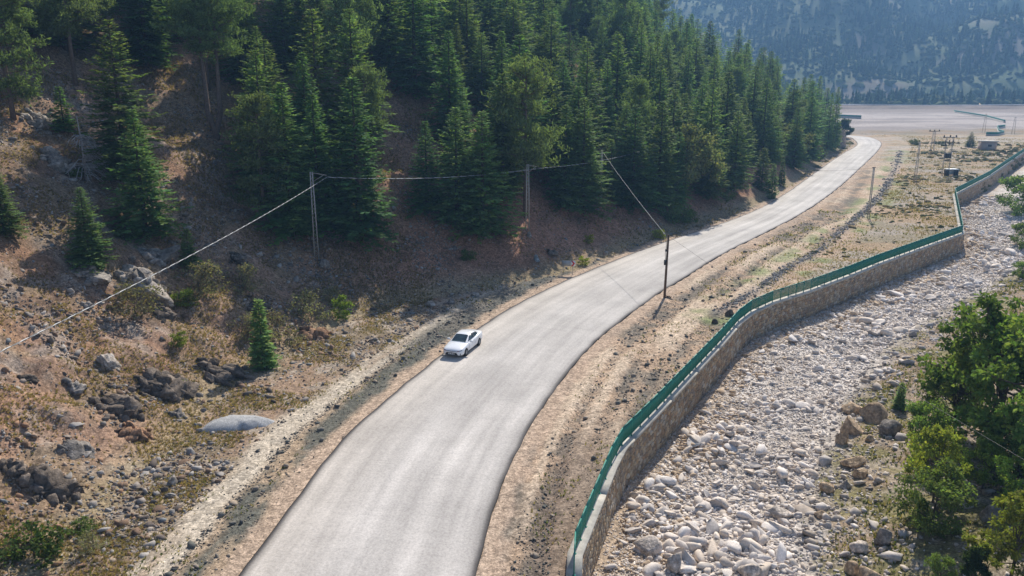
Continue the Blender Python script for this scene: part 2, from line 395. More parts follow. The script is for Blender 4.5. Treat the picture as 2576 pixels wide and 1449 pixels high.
# ---------------------------------------------------------------- ground, hillside and riverbed (one conforming sheet)
A1 = R(37.5); na = 520
rad = [23.0]
while rad[-1] < 720: rad.append(rad[-1] * 1.0125)
pts = []
for i, r_ in enumerate(rad):
    a = np.linspace(-A1, A1, na) + (A1 / na) * (i % 2)
    a = a + rng.uniform(-.35, .35, na) * (2 * A1 / na); rr = r_ * (1 + rng.uniform(-.35, .35, na) * .0125)
    pts.append(np.c_[rr * np.sin(a), rr * np.cos(a)])
for r_ in list(np.linspace(2, 22, 8)):
    a = np.linspace(-math.pi, math.pi, 40, endpoint=False); pts.append(np.c_[r_ * np.sin(a), r_ * np.cos(a)])
rr = 24.0
while rr < 900:
    a = np.linspace(A1 + .03, 2 * math.pi - A1 - .03, 90); pts.append(np.c_[rr * np.sin(a), rr * np.cos(a)]); rr *= 1.1
for r_ in (760, 820, 900, 1200, 1800, 2800, 4500):
    a = np.linspace(-math.pi, math.pi, 72, endpoint=False); pts.append(np.c_[r_ * np.sin(a), r_ * np.cos(a)])
P = np.concatenate(pts)
def wl_pts(Q): return resample_keep(Q, 1.0)
def resample_keep(Q, step):
    out = []
    for i in range(len(Q) - 1):
        k = max(1, int(np.hypot(*(Q[i + 1] - Q[i])) / step))
        out += [Q[i] + (Q[i + 1] - Q[i]) * j / k for j in range(k)]
    return np.array(out + [Q[-1]])
edges = []; allp = [P]; off = len(P)
for Q, stp in ((WALL + 0.0, 1.0), (WBACK, 1.0), (RL, 1.0), (RR, 1.0)):
    q = resample_keep(Q, stp); allp.append(q); edges += [(off + i, off + i + 1) for i in range(len(q) - 1)]; off += len(q)
P = np.concatenate(allp)
res = delaunay_2d_cdt([Vector((float(a), float(b_))) for a, b_ in P], edges, [], 0, 1e-4)
GV = np.array([(v.x, v.y) for v in res[0]]); GF = np.array(res[2])
GX, GY = GV[:, 0], GV[:, 1]
gf = fields(GX, GY)
# the front line belongs to the riverbed, the back line to the land
onw = gf['dw'] < 1e-3; gf['chan'] = gf['chan'] | onw
GZ = ground_h(GX, GY, gf)
GZ = np.where(onw, BED - .1, GZ)

def lerp(a, b, t): t = np.asarray(t)[:, None]; return a * (1 - t) + np.asarray(b, float) * t
def ground_col(x, y, f):
    n1 = fbm(x / 3.1, y / 3.1, 101, 4); n2 = fbm(x / .9, y / .9, 111, 3); n3 = fbm(x / 14, y / 14, 121, 3)
    c = np.tile(np.array((.31, .22, .15)), (len(x), 1))                                          # bare verge soil
    c = lerp(c, (.20, .16, .12), sstep(.5, .72, n1)); c = lerp(c, (.40, .315, .235), sstep(.55, .75, n2) * .7)
    # field of dry grass beyond the stone row
    fld = sstep(70, 95, y) * sstep(1.5, 4, f['row'] + 0 * x) * (inside(np.vstack([ROW, [(300, 260), (300, 60), (30, 60)]]), x, y))
    gc = lerp(np.tile(np.array((.315, .225, .14)), (len(x), 1)), (.235, .20, .135), sstep(.45, .65, fbm(x / 5, y / 3, 131, 4)))
    gc = lerp(gc, (.30, .26, .215), sstep(.44, .62, fbm(x / 12 + 4, y / 5, 133, 3)))
    c = lerp(c, gc, np.maximum(fld, sstep(185, 215, y)) * .9)
    # left: dark rolled gravel, sandy track, scrubby toe
    dl, dr = f['dl'], f['dr']; left = (dl < dr)
    w = (n1 - .5) * 1.6
    e = np.where(left, 1, 0)
    c = lerp(c, (.29, .215, .145), e * sstep(9, 5, dl))
    toe = e * sstep(4.3, 5.6, dl + w); tcol = lerp(np.tile(np.array((.225, .155, .105)), (len(x), 1)), (.17, .13, .085), sstep(.42, .6, n1)); tcol = lerp(tcol, (.27, .22, .17), sstep(.5, .66, n2)); c = c * (1 - toe[:, None]) + tcol * toe[:, None]
    c = lerp(c, (.37, .315, .245), e * sstep(2.9, 3.5, dl + w * .4) * sstep(5.6, 4.5, dl + w) * sstep(95, 70, y))
    c = lerp(c, (.27, .20, .14), e * sstep(.4, .6, n3) * sstep(3.9, 4.1, dl + w * .3) * sstep(4.7, 4.4, dl + w * .3) * .8)
    c = lerp(c, (.075, .08, .068), e * sstep(.9, 1.4, dl + w * .7) * sstep(3.2, 2.4, dl + w * .9) * sstep(.3, .44, fbm(f['sl'] / 4, dl * 1.2, 141, 3)) * .9)
    c = lerp(c, (.085, .085, .075), e * sstep(56, 64, y) * sstep(.9, 1.5, dl + w * .5) * sstep(5, 3.2, dl + w) * .85)
    # right verge: rolled tracks along the road
    tr = noise(dr * 1.15, f['sr'] * .06, 71); e2 = np.where(left, 0, 1) * sstep(10, 7, dr) * sstep(210, 180, y)
    c = lerp(c, (.41, .325, .24), e2 * sstep(.5, .7, tr) * .8); c = lerp(c, (.12, .105, .085), e2 * sstep(.46, .3, tr) * sstep(.35, .5, n2 * .5 + n1 * .5) * .9)
    c = lerp(c, (.14, .105, .08), np.where(left, 0, 1) * sstep(52, 40, y) * sstep(1.6, 3.0, dr + w) * .75)
    # rolled orange gravel shoulder along both rims
    sh = sstep(1.5, .8, np.minimum(dl, dr) + (n2 - .5) * .9 + (n1 - .5) * 1.2); c = lerp(c, (.335, .25, .185), sh * .8)
    c = lerp(c, (.14, .13, .12), np.exp(-(f['row'] / .6) ** 2) * .75); c = lerp(c, (.16, .19, .075), np.exp(-((f['row'] - 2.0) / 1.1) ** 2) * sstep(.42, .6, n1) * .8)
    # hillside
    h = np.tile(np.array((.232, .148, .100)), (len(x), 1)); h = lerp(h, (.155, .10, .066), sstep(.45, .65, n3))
    h = lerp(h, (.23, .19, .155), sstep(.5, .66, n1) * sstep(.38, .55, n2) * .8); h = lerp(h, (.175, .125, .078), sstep(.45, .6, fbm(x / 2.2 + 5, y / 2.2, 151, 4)) * .75)
    h = lerp(h, (.30, .15, .08), sstep(.6, .74, fbm(x / 4 + 15, y / 4, 161, 4)) * .35)
    h = lerp(h, (.255, .128, .082), sstep(1, 5, f['d'] + w) * sstep(-22, -8, x) * .8)
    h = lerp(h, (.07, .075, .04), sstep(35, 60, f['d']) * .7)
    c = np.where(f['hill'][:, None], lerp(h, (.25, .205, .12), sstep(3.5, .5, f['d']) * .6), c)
    # riverbed, right bank
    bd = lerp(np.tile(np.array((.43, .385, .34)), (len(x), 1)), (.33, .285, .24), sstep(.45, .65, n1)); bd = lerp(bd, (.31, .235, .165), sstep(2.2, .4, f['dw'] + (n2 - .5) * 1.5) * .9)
    bk = lerp(np.tile(np.array((.27, .20, .135)), (len(x), 1)), (.20, .175, .085), sstep(.45, .6, n1)); bk = lerp(bk, (.33, .275, .215), sstep(.56, .7, n2) * .8); bk = lerp(bk, (.15, .10, .07), sstep(.55, .7, n3) * .6)
    mb = np.where(f['bank'], sstep(0, 2.2, f['db'] + (n1 - .5) * 3), 0)
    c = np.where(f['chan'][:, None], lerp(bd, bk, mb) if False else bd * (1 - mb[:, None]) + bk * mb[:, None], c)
    # far gravel fan, far green strip, stubble field
    fan = np.where(f['hill'] | f['chan'], 0, 1) * sstep(318, 326, y - (x - 120) * .12 + (n3 - .5) * 20) * sstep(492, 484, y)
    c = lerp(c, lerp(np.tile(np.array((.43, .375, .34)), (len(x), 1)), (.29, .25, .225), sstep(.35, .65, fbm(x / 25, y / 9, 171, 4))), fan); c = lerp(c, (.27, .225, .20), np.where(f['hill'] | f['chan'], 0, 1) * sstep(470, 480, y) * sstep(600, 560, y) * .8)
    c = lerp(c, (.15, .16, .08), sstep(600, 640, y)); c = lerp(c, (.55, .40, .21), sstep(560, 566, y) * sstep(660, 640, y) * sstep(265, 275, x) * .9)
    lift = np.where(f['hill'], 1.24, np.where(f['bank'] & f['chan'], 1.0, np.where(f['chan'], 1.3, 1.27 - .2 * fld))) * np.where(y > 300, .72, 1); c = c * lift[:, None]
    return c
GC = ground_col(GX, GY, gf)
tri_c = GV[GF].mean(1)
cx, cy_ = tri_c[:, 0], tri_c[:, 1]
in_ch = gf['chan'][GF].all(1); in_bk = inside(BANKP, cx, cy_); in_hill = inside(HILL, cx, cy_)
G3 = np.c_[GX, GY, GZ]
def sub_mesh(name, mask, sm=True):
    F = GF[mask]; u, inv = np.unique(F, return_inverse=True)
    o = link(name, mesh_np(name, G3[u], inv.reshape(-1, 3), GC[u], sm), M['soil']); tag(o, kind='structure'); return o
riverbed = sub_mesh("riverbed", in_ch & ~in_bk)
hillside = sub_mesh("hillside", in_hill & ~in_ch)
ground = sub_mesh("ground", ~((in_ch & ~in_bk) | (in_hill & ~in_ch)))
T3 = G3[GF]; TA = .5 * np.linalg.norm(np.cross(T3[:, 1] - T3[:, 0], T3[:, 2] - T3[:, 0]), axis=1); TR = np.hypot(cx, cy_)
TPX, TPY, _d = project(cx, np.maximum(cy_, 1), T3[:, :, 2].mean(1))
IN = (cy_ > 5) & (TPX > -250) & (TPX < 2850) & (TPY < 1750)
def sample(weight, n):
    """points on the terrain, chosen by area times weight"""
    w = TA * weight; w = w / w.sum(); k = rng.choice(len(w), n, p=w); u = rng.random((n, 2)); s = np.sqrt(u[:, :1])
    b0, b1, b2 = 1 - s, s * (1 - u[:, 1:]), s * u[:, 1:]
    return T3[k, 0] * b0 + T3[k, 1] * b1 + T3[k, 2] * b2

# ---------------------------------------------------------------- road
nr = 420
ra, rb = resample(RL, nr), resample(RR, nr)
# pair the rims by nearest crossing: march both with the same parameter, relaxed
sR = pdist(RR, ra[:, 0], ra[:, 1])[1]; cumR = np.r_[0, np.cumsum(np.hypot(*np.diff(RR, axis=0).T))]
sR = np.maximum.accumulate(sR); sR = np.convolve(np.r_[np.full(8, sR[0]), sR, np.full(8, sR[-1])], np.ones(17) / 17, 'valid')
rb = np.c_[np.interp(sR, cumR, RR[:, 0]), np.interp(sR, cumR, RR[:, 1])]
ts = np.r_[0, 0, .012, .03, .06, np.linspace(.1, .9, 25), .94, .97, .988, 1, 1]
arc = np.r_[0, np.cumsum(np.hypot(*np.diff((ra + rb) / 2, axis=0).T))]
V, C, UV = [], [], []
for i in range(nr):
    wv = np.hypot(*(rb[i] - ra[i])); wob = [(noise(np.array([arc[i] * .9]), np.array([k * 9.0]), 5)[0] - .5) * .14 for k in (0, 1)]
    for j, t in enumerate(ts):
        p = ra[i] + (rb[i] - ra[i]) * t
        e = (rb[i] - ra[i]) / wv; p = p + e * (wob[0] * (1 - t) + wob[1] * t)
        z = (-.10 if j in (0, len(ts) - 1) else .02 + .06 * (1 - (2 * t - 1) ** 2))
        V.append((p[0], p[1], z)); UV.append((arc[i], t * 8.0))
        dm = min(t, 1 - t) * wv
        c = np.array((.455, .425, .395)) * (1 - .0) + np.array((.05, .03, .005)) * max(0, 1 - t * 2.4) 
        wear = noise(np.array([arc[i] * .05]), np.array([t * 7.]), 8)[0]
        c = c * (.90 + .2 * wear) * (1 - .08 * math.exp(-((t - .60 - .02 * math.sin(arc[i] * .05)) / .035) ** 2) - .06 * math.exp(-((t - .80) / .05) ** 2) + .07 * math.exp(-((t - .70) / .045) ** 2) - .05 * math.exp(-((t - .28) / .07) ** 2) + .05 * math.exp(-((t - .44) / .06) ** 2))
        if dm < .02: c = np.array((.045, .042, .04))
        elif dm < .16: c = np.array((.11, .10, .095))
        elif dm < .34: c = c * .72
        C.append(c)
V = np.array(V); k = len(ts)
F = np.array([(i * k + j, i * k + j + 1, (i + 1) * k + j + 1, (i + 1) * k + j) for i in range(nr - 1) for j in range(k - 1)])
road = link("road", mesh_np("road", V, F, np.array(C), True, UV), M['asphalt']); tag(road, kind='structure')

# ---------------------------------------------------------------- mountain across the valley
mx, my = np.meshgrid(np.linspace(-900, 1700, 200), 640 + 1500 * np.linspace(0, 1, 130) ** 1.5)
mx, my = mx.ravel(), my.ravel()
def mount_h(x, y):
    y0 = 690 + 40 * (fbm(x / 160, y * 0, 201, 2) - .5) - .05 * (x - 200)
    t = np.maximum(y - y0, 0)
    h = .34 * t * sstep(0, 60, t) + (fbm(x / 120, y / 160, 211, 4) - .5) * 90 * sstep(0, 220, t) - 2.0
    return np.minimum(h, 200 + (h - 200) * .12)
mz = mount_h(mx, my)
mc = lerp(np.tile(np.array((.14, .15, .08)), (len(mx), 1)), (.095, .125, .058), sstep(.4, .6, fbm(mx / 40, my / 40, 221, 4)))
mc = lerp(mc, (.20, .17, .13), sstep(.58, .7, fbm(mx / 60 + 3, my / 60, 231, 4)))
i = np.arange(199)[None, :] + np.arange(129)[:, None] * 200; i = i.ravel()
mountain = link("mountain", mesh_np("mountain", np.c_[mx, my, mz], np.c_[i, i + 1, i + 201, i + 200], mc, True), M['soil']); tag(mountain, kind='structure')

# ---------------------------------------------------------------- river wall: body, coping, stones, railing
wall_root = empty("river_wall", (*WALL[3], BED), 0, "long winding rubble stone retaining wall with pale concrete coping beside the dry riverbed", "wall")
def wpart(name, me, mat): 
    o = link(name, me, mat); o.parent = wall_root; o.matrix_parent_inverse = Matrix.Translation(-wall_root.location); return o
WQ = resample_keep(WALL[2:], 2.0)
def ribbon(front, back, z0, z1):
    n_ = len(front); V = np.vstack([np.c_[front, np.full(n_, z0)], np.c_[front, np.full(n_, z1)], np.c_[back, np.full(n_, z1)], np.c_[back, np.full(n_, z0)]])
    F = [(a * n_ + i, a * n_ + i + 1, ((a + 1) % 4) * n_ + i + 1, ((a + 1) % 4) * n_ + i) for a in range(4) for i in range(n_ - 1)]
    F += [(0, n_, 2 * n_, 3 * n_), (4 * n_ - 1, 3 * n_ - 1, 2 * n_ - 1, n_ - 1)]
    return V, np.array(F)
WF0 = offset(WQ, -.03); WB0 = offset(WQ, -.62)
wpart("mortar_core", mesh_np("mortar_core", *ribbon(WF0, WB0, BED - .6, COPE_Z - .17)), M['mortar'])
# coping cast in lengths
cf, cb = offset(WALL[2:], .05), offset(WALL[2:], -.66)
cQ = resample_keep(WALL[2:], 1.0)
seg = 0; i0 = 0; cA, cB = offset(cQ, .06), offset(cQ, -.64)
while i0 < len(cQ) - 1:
    i1 = min(i0 + 6, len(cQ) - 1); a, b_ = cA[i0:i1 + 1].copy(), cB[i0:i1 + 1].copy()
    for q in (a, b_):
        dd = q[-1] - q[-2]; q[-1] -= dd / np.linalg.norm(dd) * .012
    wpart("coping", mesh_np("coping", *ribbon(a, b_, COPE_Z - .166, COPE_Z + rng.uniform(-.004, .004))), M['concrete']); i0 = i1
# facing stones: a loose hexagonal bond in (along, up), corners shared by three neighbours, mortar joints recessed
wl_arc = np.r_[0, np.cumsum(np.hypot(*np.diff(WQ, axis=0).T))]; WT = np.diff(WQ, axis=0); WT /= np.linalg.norm(WT, axis=1)[:, None]
def wall_pt(s, z, out):
    k = np.clip(np.searchsorted(wl_arc, s) - 1, 0, len(WT) - 1); t = (s - wl_arc[k])[..., None]; T = WT[k]
    p = WQ[k] + T * t + np.stack([T[..., 1], -T[..., 0]], -1) * out[..., None]
    return np.concatenate([p, z[..., None]], -1)
SX, SZ = .43, .32
ncol, nrow = int(wl_arc[-1] / SX), int((COPE_Z - .17 - BED + .45) / SZ) + 1
ci, ri = np.meshgrid(np.arange(-1, ncol + 1), np.arange(-1, nrow + 1), indexing='ij')
cS = (ci + .5 * (ri % 2)) * SX + rng.uniform(-.33, .33, ci.shape) * SX; cZ = BED - .35 + ri * SZ + rng.uniform(-.33, .33, ci.shape) * SZ
stones = []
for a in range(1, ncol + 1):
    for r_ in range(1, nrow + 1):
        o = r_ % 2 if (ri[a, r_] % 2) else 0
        odd = int(ri[a, r_] % 2)
        nb = [(a + 1, r_), (a + odd, r_ + 1), (a - 1 + odd, r_ + 1), (a - 1, r_), (a - 1 + odd, r_ - 1), (a + odd, r_ - 1)]
        if any(q[0] > ncol + 1 or q[1] > nrow + 1 or q[0] < 0 or q[1] < 0 for q in nb): continue
        c0 = np.array((cS[a, r_], cZ[a, r_])); N = [np.array((cS[q], cZ[q])) for q in nb]
        corners = np.array([(c0 + N[k_] + N[(k_ + 1) % 6]) / 3 for k_ in range(6)])
        corners[:, 1] = np.clip(corners[:, 1], BED - .7, COPE_Z - .175)
        m_ = corners.mean(0)
        if corners[:, 1].max() - corners[:, 1].min() < .1 or m_[0] < .2 or m_[0] > wl_arc[-1] - .3: continue
        outer = m_ + (corners - m_) * .93; inner = m_ + (corners - m_) * rng.uniform(.55, .75)
        pr = rng.uniform(.035, .085)
        S = np.r_[outer[:, 0], outer[:, 0], inner[:, 0]]; Z = np.r_[outer[:, 1], outer[:, 1], inner[:, 1]]
        O = np.r_[np.full(6, -.035), np.full(6, pr * .45), pr + rng.uniform(-.012, .012, 6)]
        stones.append((S, Z, O))
SS = np.array([s[0] for s in stones]); SZZ = np.array([s[1] for s in stones]); SO = np.array([s[2] for s in stones])
W3 = wall_pt(SS, SZZ, SO); 
pal = np.array([(.38, .29, .19), (.44, .35, .24), (.30, .235, .165), (.34, .235, .15), (.43, .37, .29), (.27, .22, .17), (.41, .29, .175)])
SC = pal[rng.integers(0, len(pal), len(stones))] * rng.uniform(.8, 1.15, (len(stones), 1))
SF = [(k_ , (k_ + 1) % 6, 6 + (k_ + 1) % 6, 6 + k_) for k_ in range(6)] + [(6 + k_, 6 + (k_ + 1) % 6, 12 + (k_ + 1) % 6, 12 + k_) for k_ in range(6)] + [(12, 13, 14, 15, 16, 17)]
ctr = W3.mean(1); spx, spy, sdp = project(*ctr.T)
vis = (spx > 0) & (spx < 2576) & (spy < 1449) & (spy > 0) & (sdp > 0) & (ctr[:, 2] > BED)
Tn = WT[np.clip(np.searchsorted(wl_arc, SS.mean(1)) - 1, 0, len(WT) - 1)]
facing = (np.c_[Tn[:, 1], -Tn[:, 0]] * -ctr[:, :2]).sum(1) / np.hypot(ctr[:, 0], ctr[:, 1])
score = np.where(vis & (facing > 0), facing / sdp ** 2, 0); order = np.argsort(-score)
for k_ in order[:300]:
    wpart("stone", mesh_np("stone", W3[k_], SF, np.tile(SC[k_], (18, 1))), M['stone'])
rest = order[300:]
VV = W3[rest].reshape(-1, 3); FF = [tuple(q + 18 * i_ for q in f_) for i_ in range(len(rest)) for f_ in SF]
tag(wpart("facing_stones", mesh_np("facing_stones", VV, FF, np.repeat(SC[rest], 18, 0)), M['stone']), kind='stuff')

# green railing on the coping: its own thing, panel by panel
FL = offset(WALL[2:], -.30); fr_s = np.r_[0, np.cumsum(np.hypot(*np.diff(FL, axis=0).T))]
rail = empty("green_railing", (*FL[1], COPE_Z), 0, "green painted steel bar railing standing along the coping of the stone wall", "railing")
def rpart(name, me, loc, rz):
    o = link(name, me, M['green_steel']); o.parent = rail; o.matrix_parent_inverse = Matrix.Translation(-rail.location); o.location = loc; o.rotation_euler = (0, 0, rz); return o
pm = MB(); pm.box((0, 0, .56), (.055, .055, 1.12)); pm.box((0, 0, .008), (.14, .14, .016)); post_me = pm.mesh("post")
panel_cache = {}
for i in range(len(FL) - 1):
    L = np.hypot(*(FL[i + 1] - FL[i])); k_ = max(1, round(L / 1.5)); w = L / k_; T = (FL[i + 1] - FL[i]) / L; rz = math.atan2(T[1], T[0])
    pb = MB(); pb.box((w / 2, 0, 1.125), (w, .06, .05)); pb.box((w / 2, 0, .17), (w - .055, .035, .04))
    nb_ = int(w / .075); 
    for j in range(1, nb_ + 1): pb.box((w * j / (nb_ + 1), 0, .645), (.022, .022, .91))
    me = pb.mesh("bar_panel")
    for j in range(k_):
        p = FL[i] + T * w * j
        rpart("bar_panel", me, (*p, COPE_Z), rz)
        if not (i and j == 0 and False): rpart("post", post_me, (*p, COPE_Z - .003), rz)
print("wall", len(stones), time_() if 'time_' in globals() else '')

# ---------------------------------------------------------------- stones of the riverbed
bedw = (in_ch & ~in_bk & IN) * (TR < 190)
nS = 36000
pos = sample(bedw * np.clip(60 / TR, .25, 1.6), nS)
size = .075 + .10 * rng.pareto(3.0, nS); size = np.minimum(size, .55) * np.clip(TR.min() * 0 + np.hypot(pos[:, 0], pos[:, 1]) / 75, .95, 1.25)
size = size * (.58 + .5 * sstep(.35, .65, fbm(pos[:, 0] / 4.5, pos[:, 1] / 4.5, 351, 3))); wdist = pdist(WALL, pos[:, 0], pos[:, 1])[0]; keep = wdist > .55 + size * .6; pos, size, wdist = pos[keep], size[keep], wdist[keep]
pal = np.array([(.67, .60, .535), (.73, .66, .60), (.58, .51, .45), (.62, .52, .425), (.54, .48, .43), (.67, .575, .48)])
scol = pal[rng.integers(0, len(pal), len(pos))] * rng.uniform(.82, 1.1, (len(pos), 1))
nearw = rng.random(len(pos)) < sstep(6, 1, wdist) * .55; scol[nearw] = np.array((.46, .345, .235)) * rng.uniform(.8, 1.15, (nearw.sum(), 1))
protos2 = [rock_proto(s_, 2, .1) for s_ in range(10)]; protos1 = [rock_proto(100 + s_, 1) for s_ in range(8)]
sx, sy, sd = project(*pos.T); onscr = (sx > -20) & (sx < 2600) & (sy < 1480)
order = np.argsort(-np.where(onscr, size / sd, 0))
mes = [mesh_np("stone", V_, F_, None) for V_, F_ in protos2]
variants = {}
for q, k_ in enumerate(order[:300]):
    key = (q % 10, q % 6)
    if key not in variants:
        V_, F_ = protos2[key[0]]; variants[key] = mesh_np("stone", V_, F_, np.tile(pal[key[1]] * (1 if key[0] % 3 else .88), (len(V_), 1)))
    o = link("stone", variants[key], M['stone'], riverbed); s_ = size[k_]
    o.location = (pos[k_][0], pos[k_][1], pos[k_][2] + s_ * .22); o.scale = (s_ * rng.uniform(.85, 1.3), s_ * rng.uniform(.8, 1.1), s_ * rng.uniform(.8, 1.1))
    o.rotation_euler = (rng.normal(0, .3), rng.normal(0, .3), rng.uniform(0, 6.28))
r_ = order[300:]; big = r_[size[r_] / sd[r_] > .0032]; sml = r_[size[r_] / sd[r_] <= .0032]
pz = pos.copy(); pz[:, 2] += size * .2
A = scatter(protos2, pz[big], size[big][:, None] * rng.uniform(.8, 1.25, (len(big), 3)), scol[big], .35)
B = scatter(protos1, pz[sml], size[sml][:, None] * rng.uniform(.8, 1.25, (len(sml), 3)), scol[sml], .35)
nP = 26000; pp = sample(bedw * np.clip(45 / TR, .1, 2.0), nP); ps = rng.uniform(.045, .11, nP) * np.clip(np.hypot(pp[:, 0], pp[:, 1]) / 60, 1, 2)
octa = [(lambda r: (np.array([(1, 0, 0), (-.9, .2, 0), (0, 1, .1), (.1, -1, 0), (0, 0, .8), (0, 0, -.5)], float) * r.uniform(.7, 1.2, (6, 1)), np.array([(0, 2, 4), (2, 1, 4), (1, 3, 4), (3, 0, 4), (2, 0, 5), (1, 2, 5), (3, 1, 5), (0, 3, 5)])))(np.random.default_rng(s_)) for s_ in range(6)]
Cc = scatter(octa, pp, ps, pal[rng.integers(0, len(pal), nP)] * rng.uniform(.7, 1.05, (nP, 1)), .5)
def join(*parts):
    Vs, Fs, Cs, o_ = [], [], [], 0
    for v, f_, c_ in parts: Vs.append(v); Fs.append(f_ + o_); Cs.append(c_); o_ += len(v)
    return np.concatenate(Vs), np.concatenate(Fs), np.concatenate(Cs)
tag(link("loose_stones", mesh_np("loose_stones", *join(A, B, Cc)), M['stone'], riverbed), kind='stuff')

# ---------------------------------------------------------------- scattered stones on hillside, verge and right bank
in_land = ~in_ch & ~inside(ROAD, cx, cy_); in_toe = in_land & (pdist(RL, cx, cy_)[0] > 4.9) & (pdist(RL, cx, cy_)[0] < pdist(RR, cx, cy_)[0]) & (cy_ < 110)
th_d = pdist(FOOT, cx, cy_)[0]; th_l = pdist(RL, cx, cy_)[0]; th_r = pdist(RR, cx, cy_)[0]; th_row = pdist(ROW, cx, cy_)[0]
nH = 14000
hp = sample((in_hill | in_toe) * IN * (TR < 130) * np.clip(60 / TR, .2, 2) * (.25 + 1.5 * sstep(.45, .65, fbm(cx / 4, cy_ / 4, 301, 3)) + sstep(5, 0, th_d)), nH)
hs = np.minimum(.04 + .045 * rng.pareto(2.6, nH), .2); hp[:, 2] += hs * .1
pal2 = np.array([(.29, .25, .21), (.36, .32, .28), (.22, .18, .15), (.34, .20, .12), (.30, .22, .16), (.19, .20, .20)])
HC = pal2[rng.integers(0, 6, nH)] * rng.uniform(.8, 1.2, (nH, 1))
nK = 13000; kp = sample((in_hill | in_toe) * IN * (TR < 105) * (cx < -6) * np.clip(55 / TR, .3, 2) * (.08 + 3 * sstep(.5, .64, fbm(cx / 5, cy_ / 5, 305, 3))), nK)
ks = np.minimum(.06 + .05 * rng.pareto(2.4, nK), .27); kp[:, 2] += ks * .02
kc = np.array([(.20, .165, .135), (.15, .12, .10), (.27, .235, .205), (.23, .15, .10), (.33, .30, .27)])[rng.integers(0, 5, nK)] * rng.uniform(.7, 1.15, (nK, 1))
kA = scatter(protos1, kp, ks[:, None] * rng.uniform(.6, 1.4, (nK, 3)), kc, .6)
tag(link("hillside_scree", mesh_np("hillside_scree", *join(kA, scatter(protos1, hp, hs[:, None] * rng.uniform(.7, 1.3, (nH, 3)), HC, .5))), M['stone']), "small broken stones and scree strewn over the brown hillside", "scree", kind='stuff')
wv_ = in_land & ~in_hill & IN & (TR < 140)
wgt = wv_ * np.clip(55 / TR, .2, 2) * (.12 * sstep(1.0, 2.0, np.minimum(th_l, th_r)) + 3.0 * np.exp(-((th_l - 3.1) / .28) ** 2) * (cy_ < 75) + 1.2 * np.exp(-((th_l - 2.2) / 1.0) ** 2) * (cy_ > 58) + .7 * np.exp(-((th_l - 1.9) / .7) ** 2) + 1.0 * sstep(.3, .15, np.abs(noise(th_r * 1.15, pdist(RR, cx, cy_)[1] * .06, 71) - .3)) * (th_r < 9) * (th_r > 1.5))
nV = 11000; vp = sample(wgt, nV); vs_ = np.minimum(.03 + .035 * rng.pareto(2.8, nV), .2); vp[:, 2] += vs_ * .2
pal3 = np.array([(.12, .12, .105), (.18, .165, .14), (.34, .27, .20), (.28, .23, .18), (.09, .09, .085)])
va = scatter(protos1, vp, vs_[:, None] * rng.uniform(.7, 1.3, (nV, 3)), pal3[rng.integers(0, 5, nV)], .5)
nR = 1700; rp = sample(in_land * (TR < 330) * np.clip(75 / TR, .1, 1) ** 1.6 * (.15 + sstep(.35, .6, fbm(cx / 4, cy_ / 4, 331, 2))) * np.exp(-(th_row / .42) ** 2), nR); rs = rng.uniform(.05, .14, nR) * np.clip(np.hypot(rp[:, 0], rp[:, 1]) / 110, 1, 1.6); rp[:, 2] += rs * .25
vb = scatter(protos1, rp, rs[:, None] * rng.uniform(.7, 1.3, (nR, 3)), np.array([(.22, .21, .20), (.15, .145, .14), (.30, .28, .26)])[rng.integers(0, 3, nR)], .5)
tag(link("verge_rubble", mesh_np("verge_rubble", *join(va, vb)), M['stone']), "dark broken stone dumped and spread along both verges of the road", "rubble", kind='stuff')
nB = 5500; bkw = in_ch & in_bk & IN & (TR < 120); th_b = pdist(BANK, cx, cy_)[0]
bp = sample(bkw * np.clip(50 / TR, .2, 2) * (.3 + sstep(7, 0, th_b) * 2), nB); bs_ = np.minimum(.05 + .07 * rng.pareto(2.7, nB), .45); bp[:, 2] += bs_ * .15
tag(link("bank_stones", mesh_np("bank_stones", *scatter(protos1, bp, bs_[:, None] * rng.uniform(.7, 1.3, (nB, 3)), pal[rng.integers(0, 6, nB)] * rng.uniform(.55, .95, (nB, 1)), .5)), M['stone']), "pale stones scattered in the dry scrub of the far river bank", "stones", kind='stuff')

# ---------------------------------------------------------------- grass tufts
def tuft(seed, nbl=9):
    r = np.random.default_rng(seed); V_, F_ = [], []
    for q in range(nbl):
        a = r.uniform(0, 6.28); s_ = r.uniform(.25, 1.0); c, s2 = math.cos(a), math.sin(a); h_ = r.uniform(.5, 1.0); w = .11
        b0 = np.array((c * .15 * s_, s2 * .15 * s_, -.05)); side = np.array((-s2, c, 0)) * w
        V_ += [b0 - side, b0 + side, np.array((c * .75 * s_, s2 * .75 * s_, h_))]; F_.append((3 * q, 3 * q + 1, 3 * q + 2))
    return np.array(V_), np.array(F_)
tufts = [tuft(s_) for s_ in range(8)]
nF = 650; fw = in_land * ~in_hill * IN * (cx > 25) * (cy_ > 95) * (TR < 300) * (cy_ < 290) * (th_r > 9) * (.1 + sstep(.45, .65, fbm(cx / 18, cy_ / 10, 341, 3)))
fp = sample(fw * np.clip(200 / TR, .35, 1.5), nF); fs_ = rng.uniform(.25, .6, nF) * np.clip(np.hypot(fp[:, 0], fp[:, 1]) / 170, .8, 2.2)
FVl = scatter([(V_ * np.random.default_rng(q_).uniform(.7, 1.25, (len(V_), 1)), F_) for q_, (V_, F_) in enumerate([rock_proto(950 + s_, 1, .5, .6) for s_ in range(6)])], fp, fs_[:, None] * rng.uniform(.7, 1.4, (nF, 3)), np.array([(.15, .16, .085), (.20, .19, .11), (.24, .19, .11), (.12, .13, .07)])[rng.integers(0, 4, nF)], .2)
tag(link("field_scrub", mesh_np("field_scrub", *FVl), M['grass']), "low grey green scrub dotted over the flat dry field", "scrub", kind='stuff')
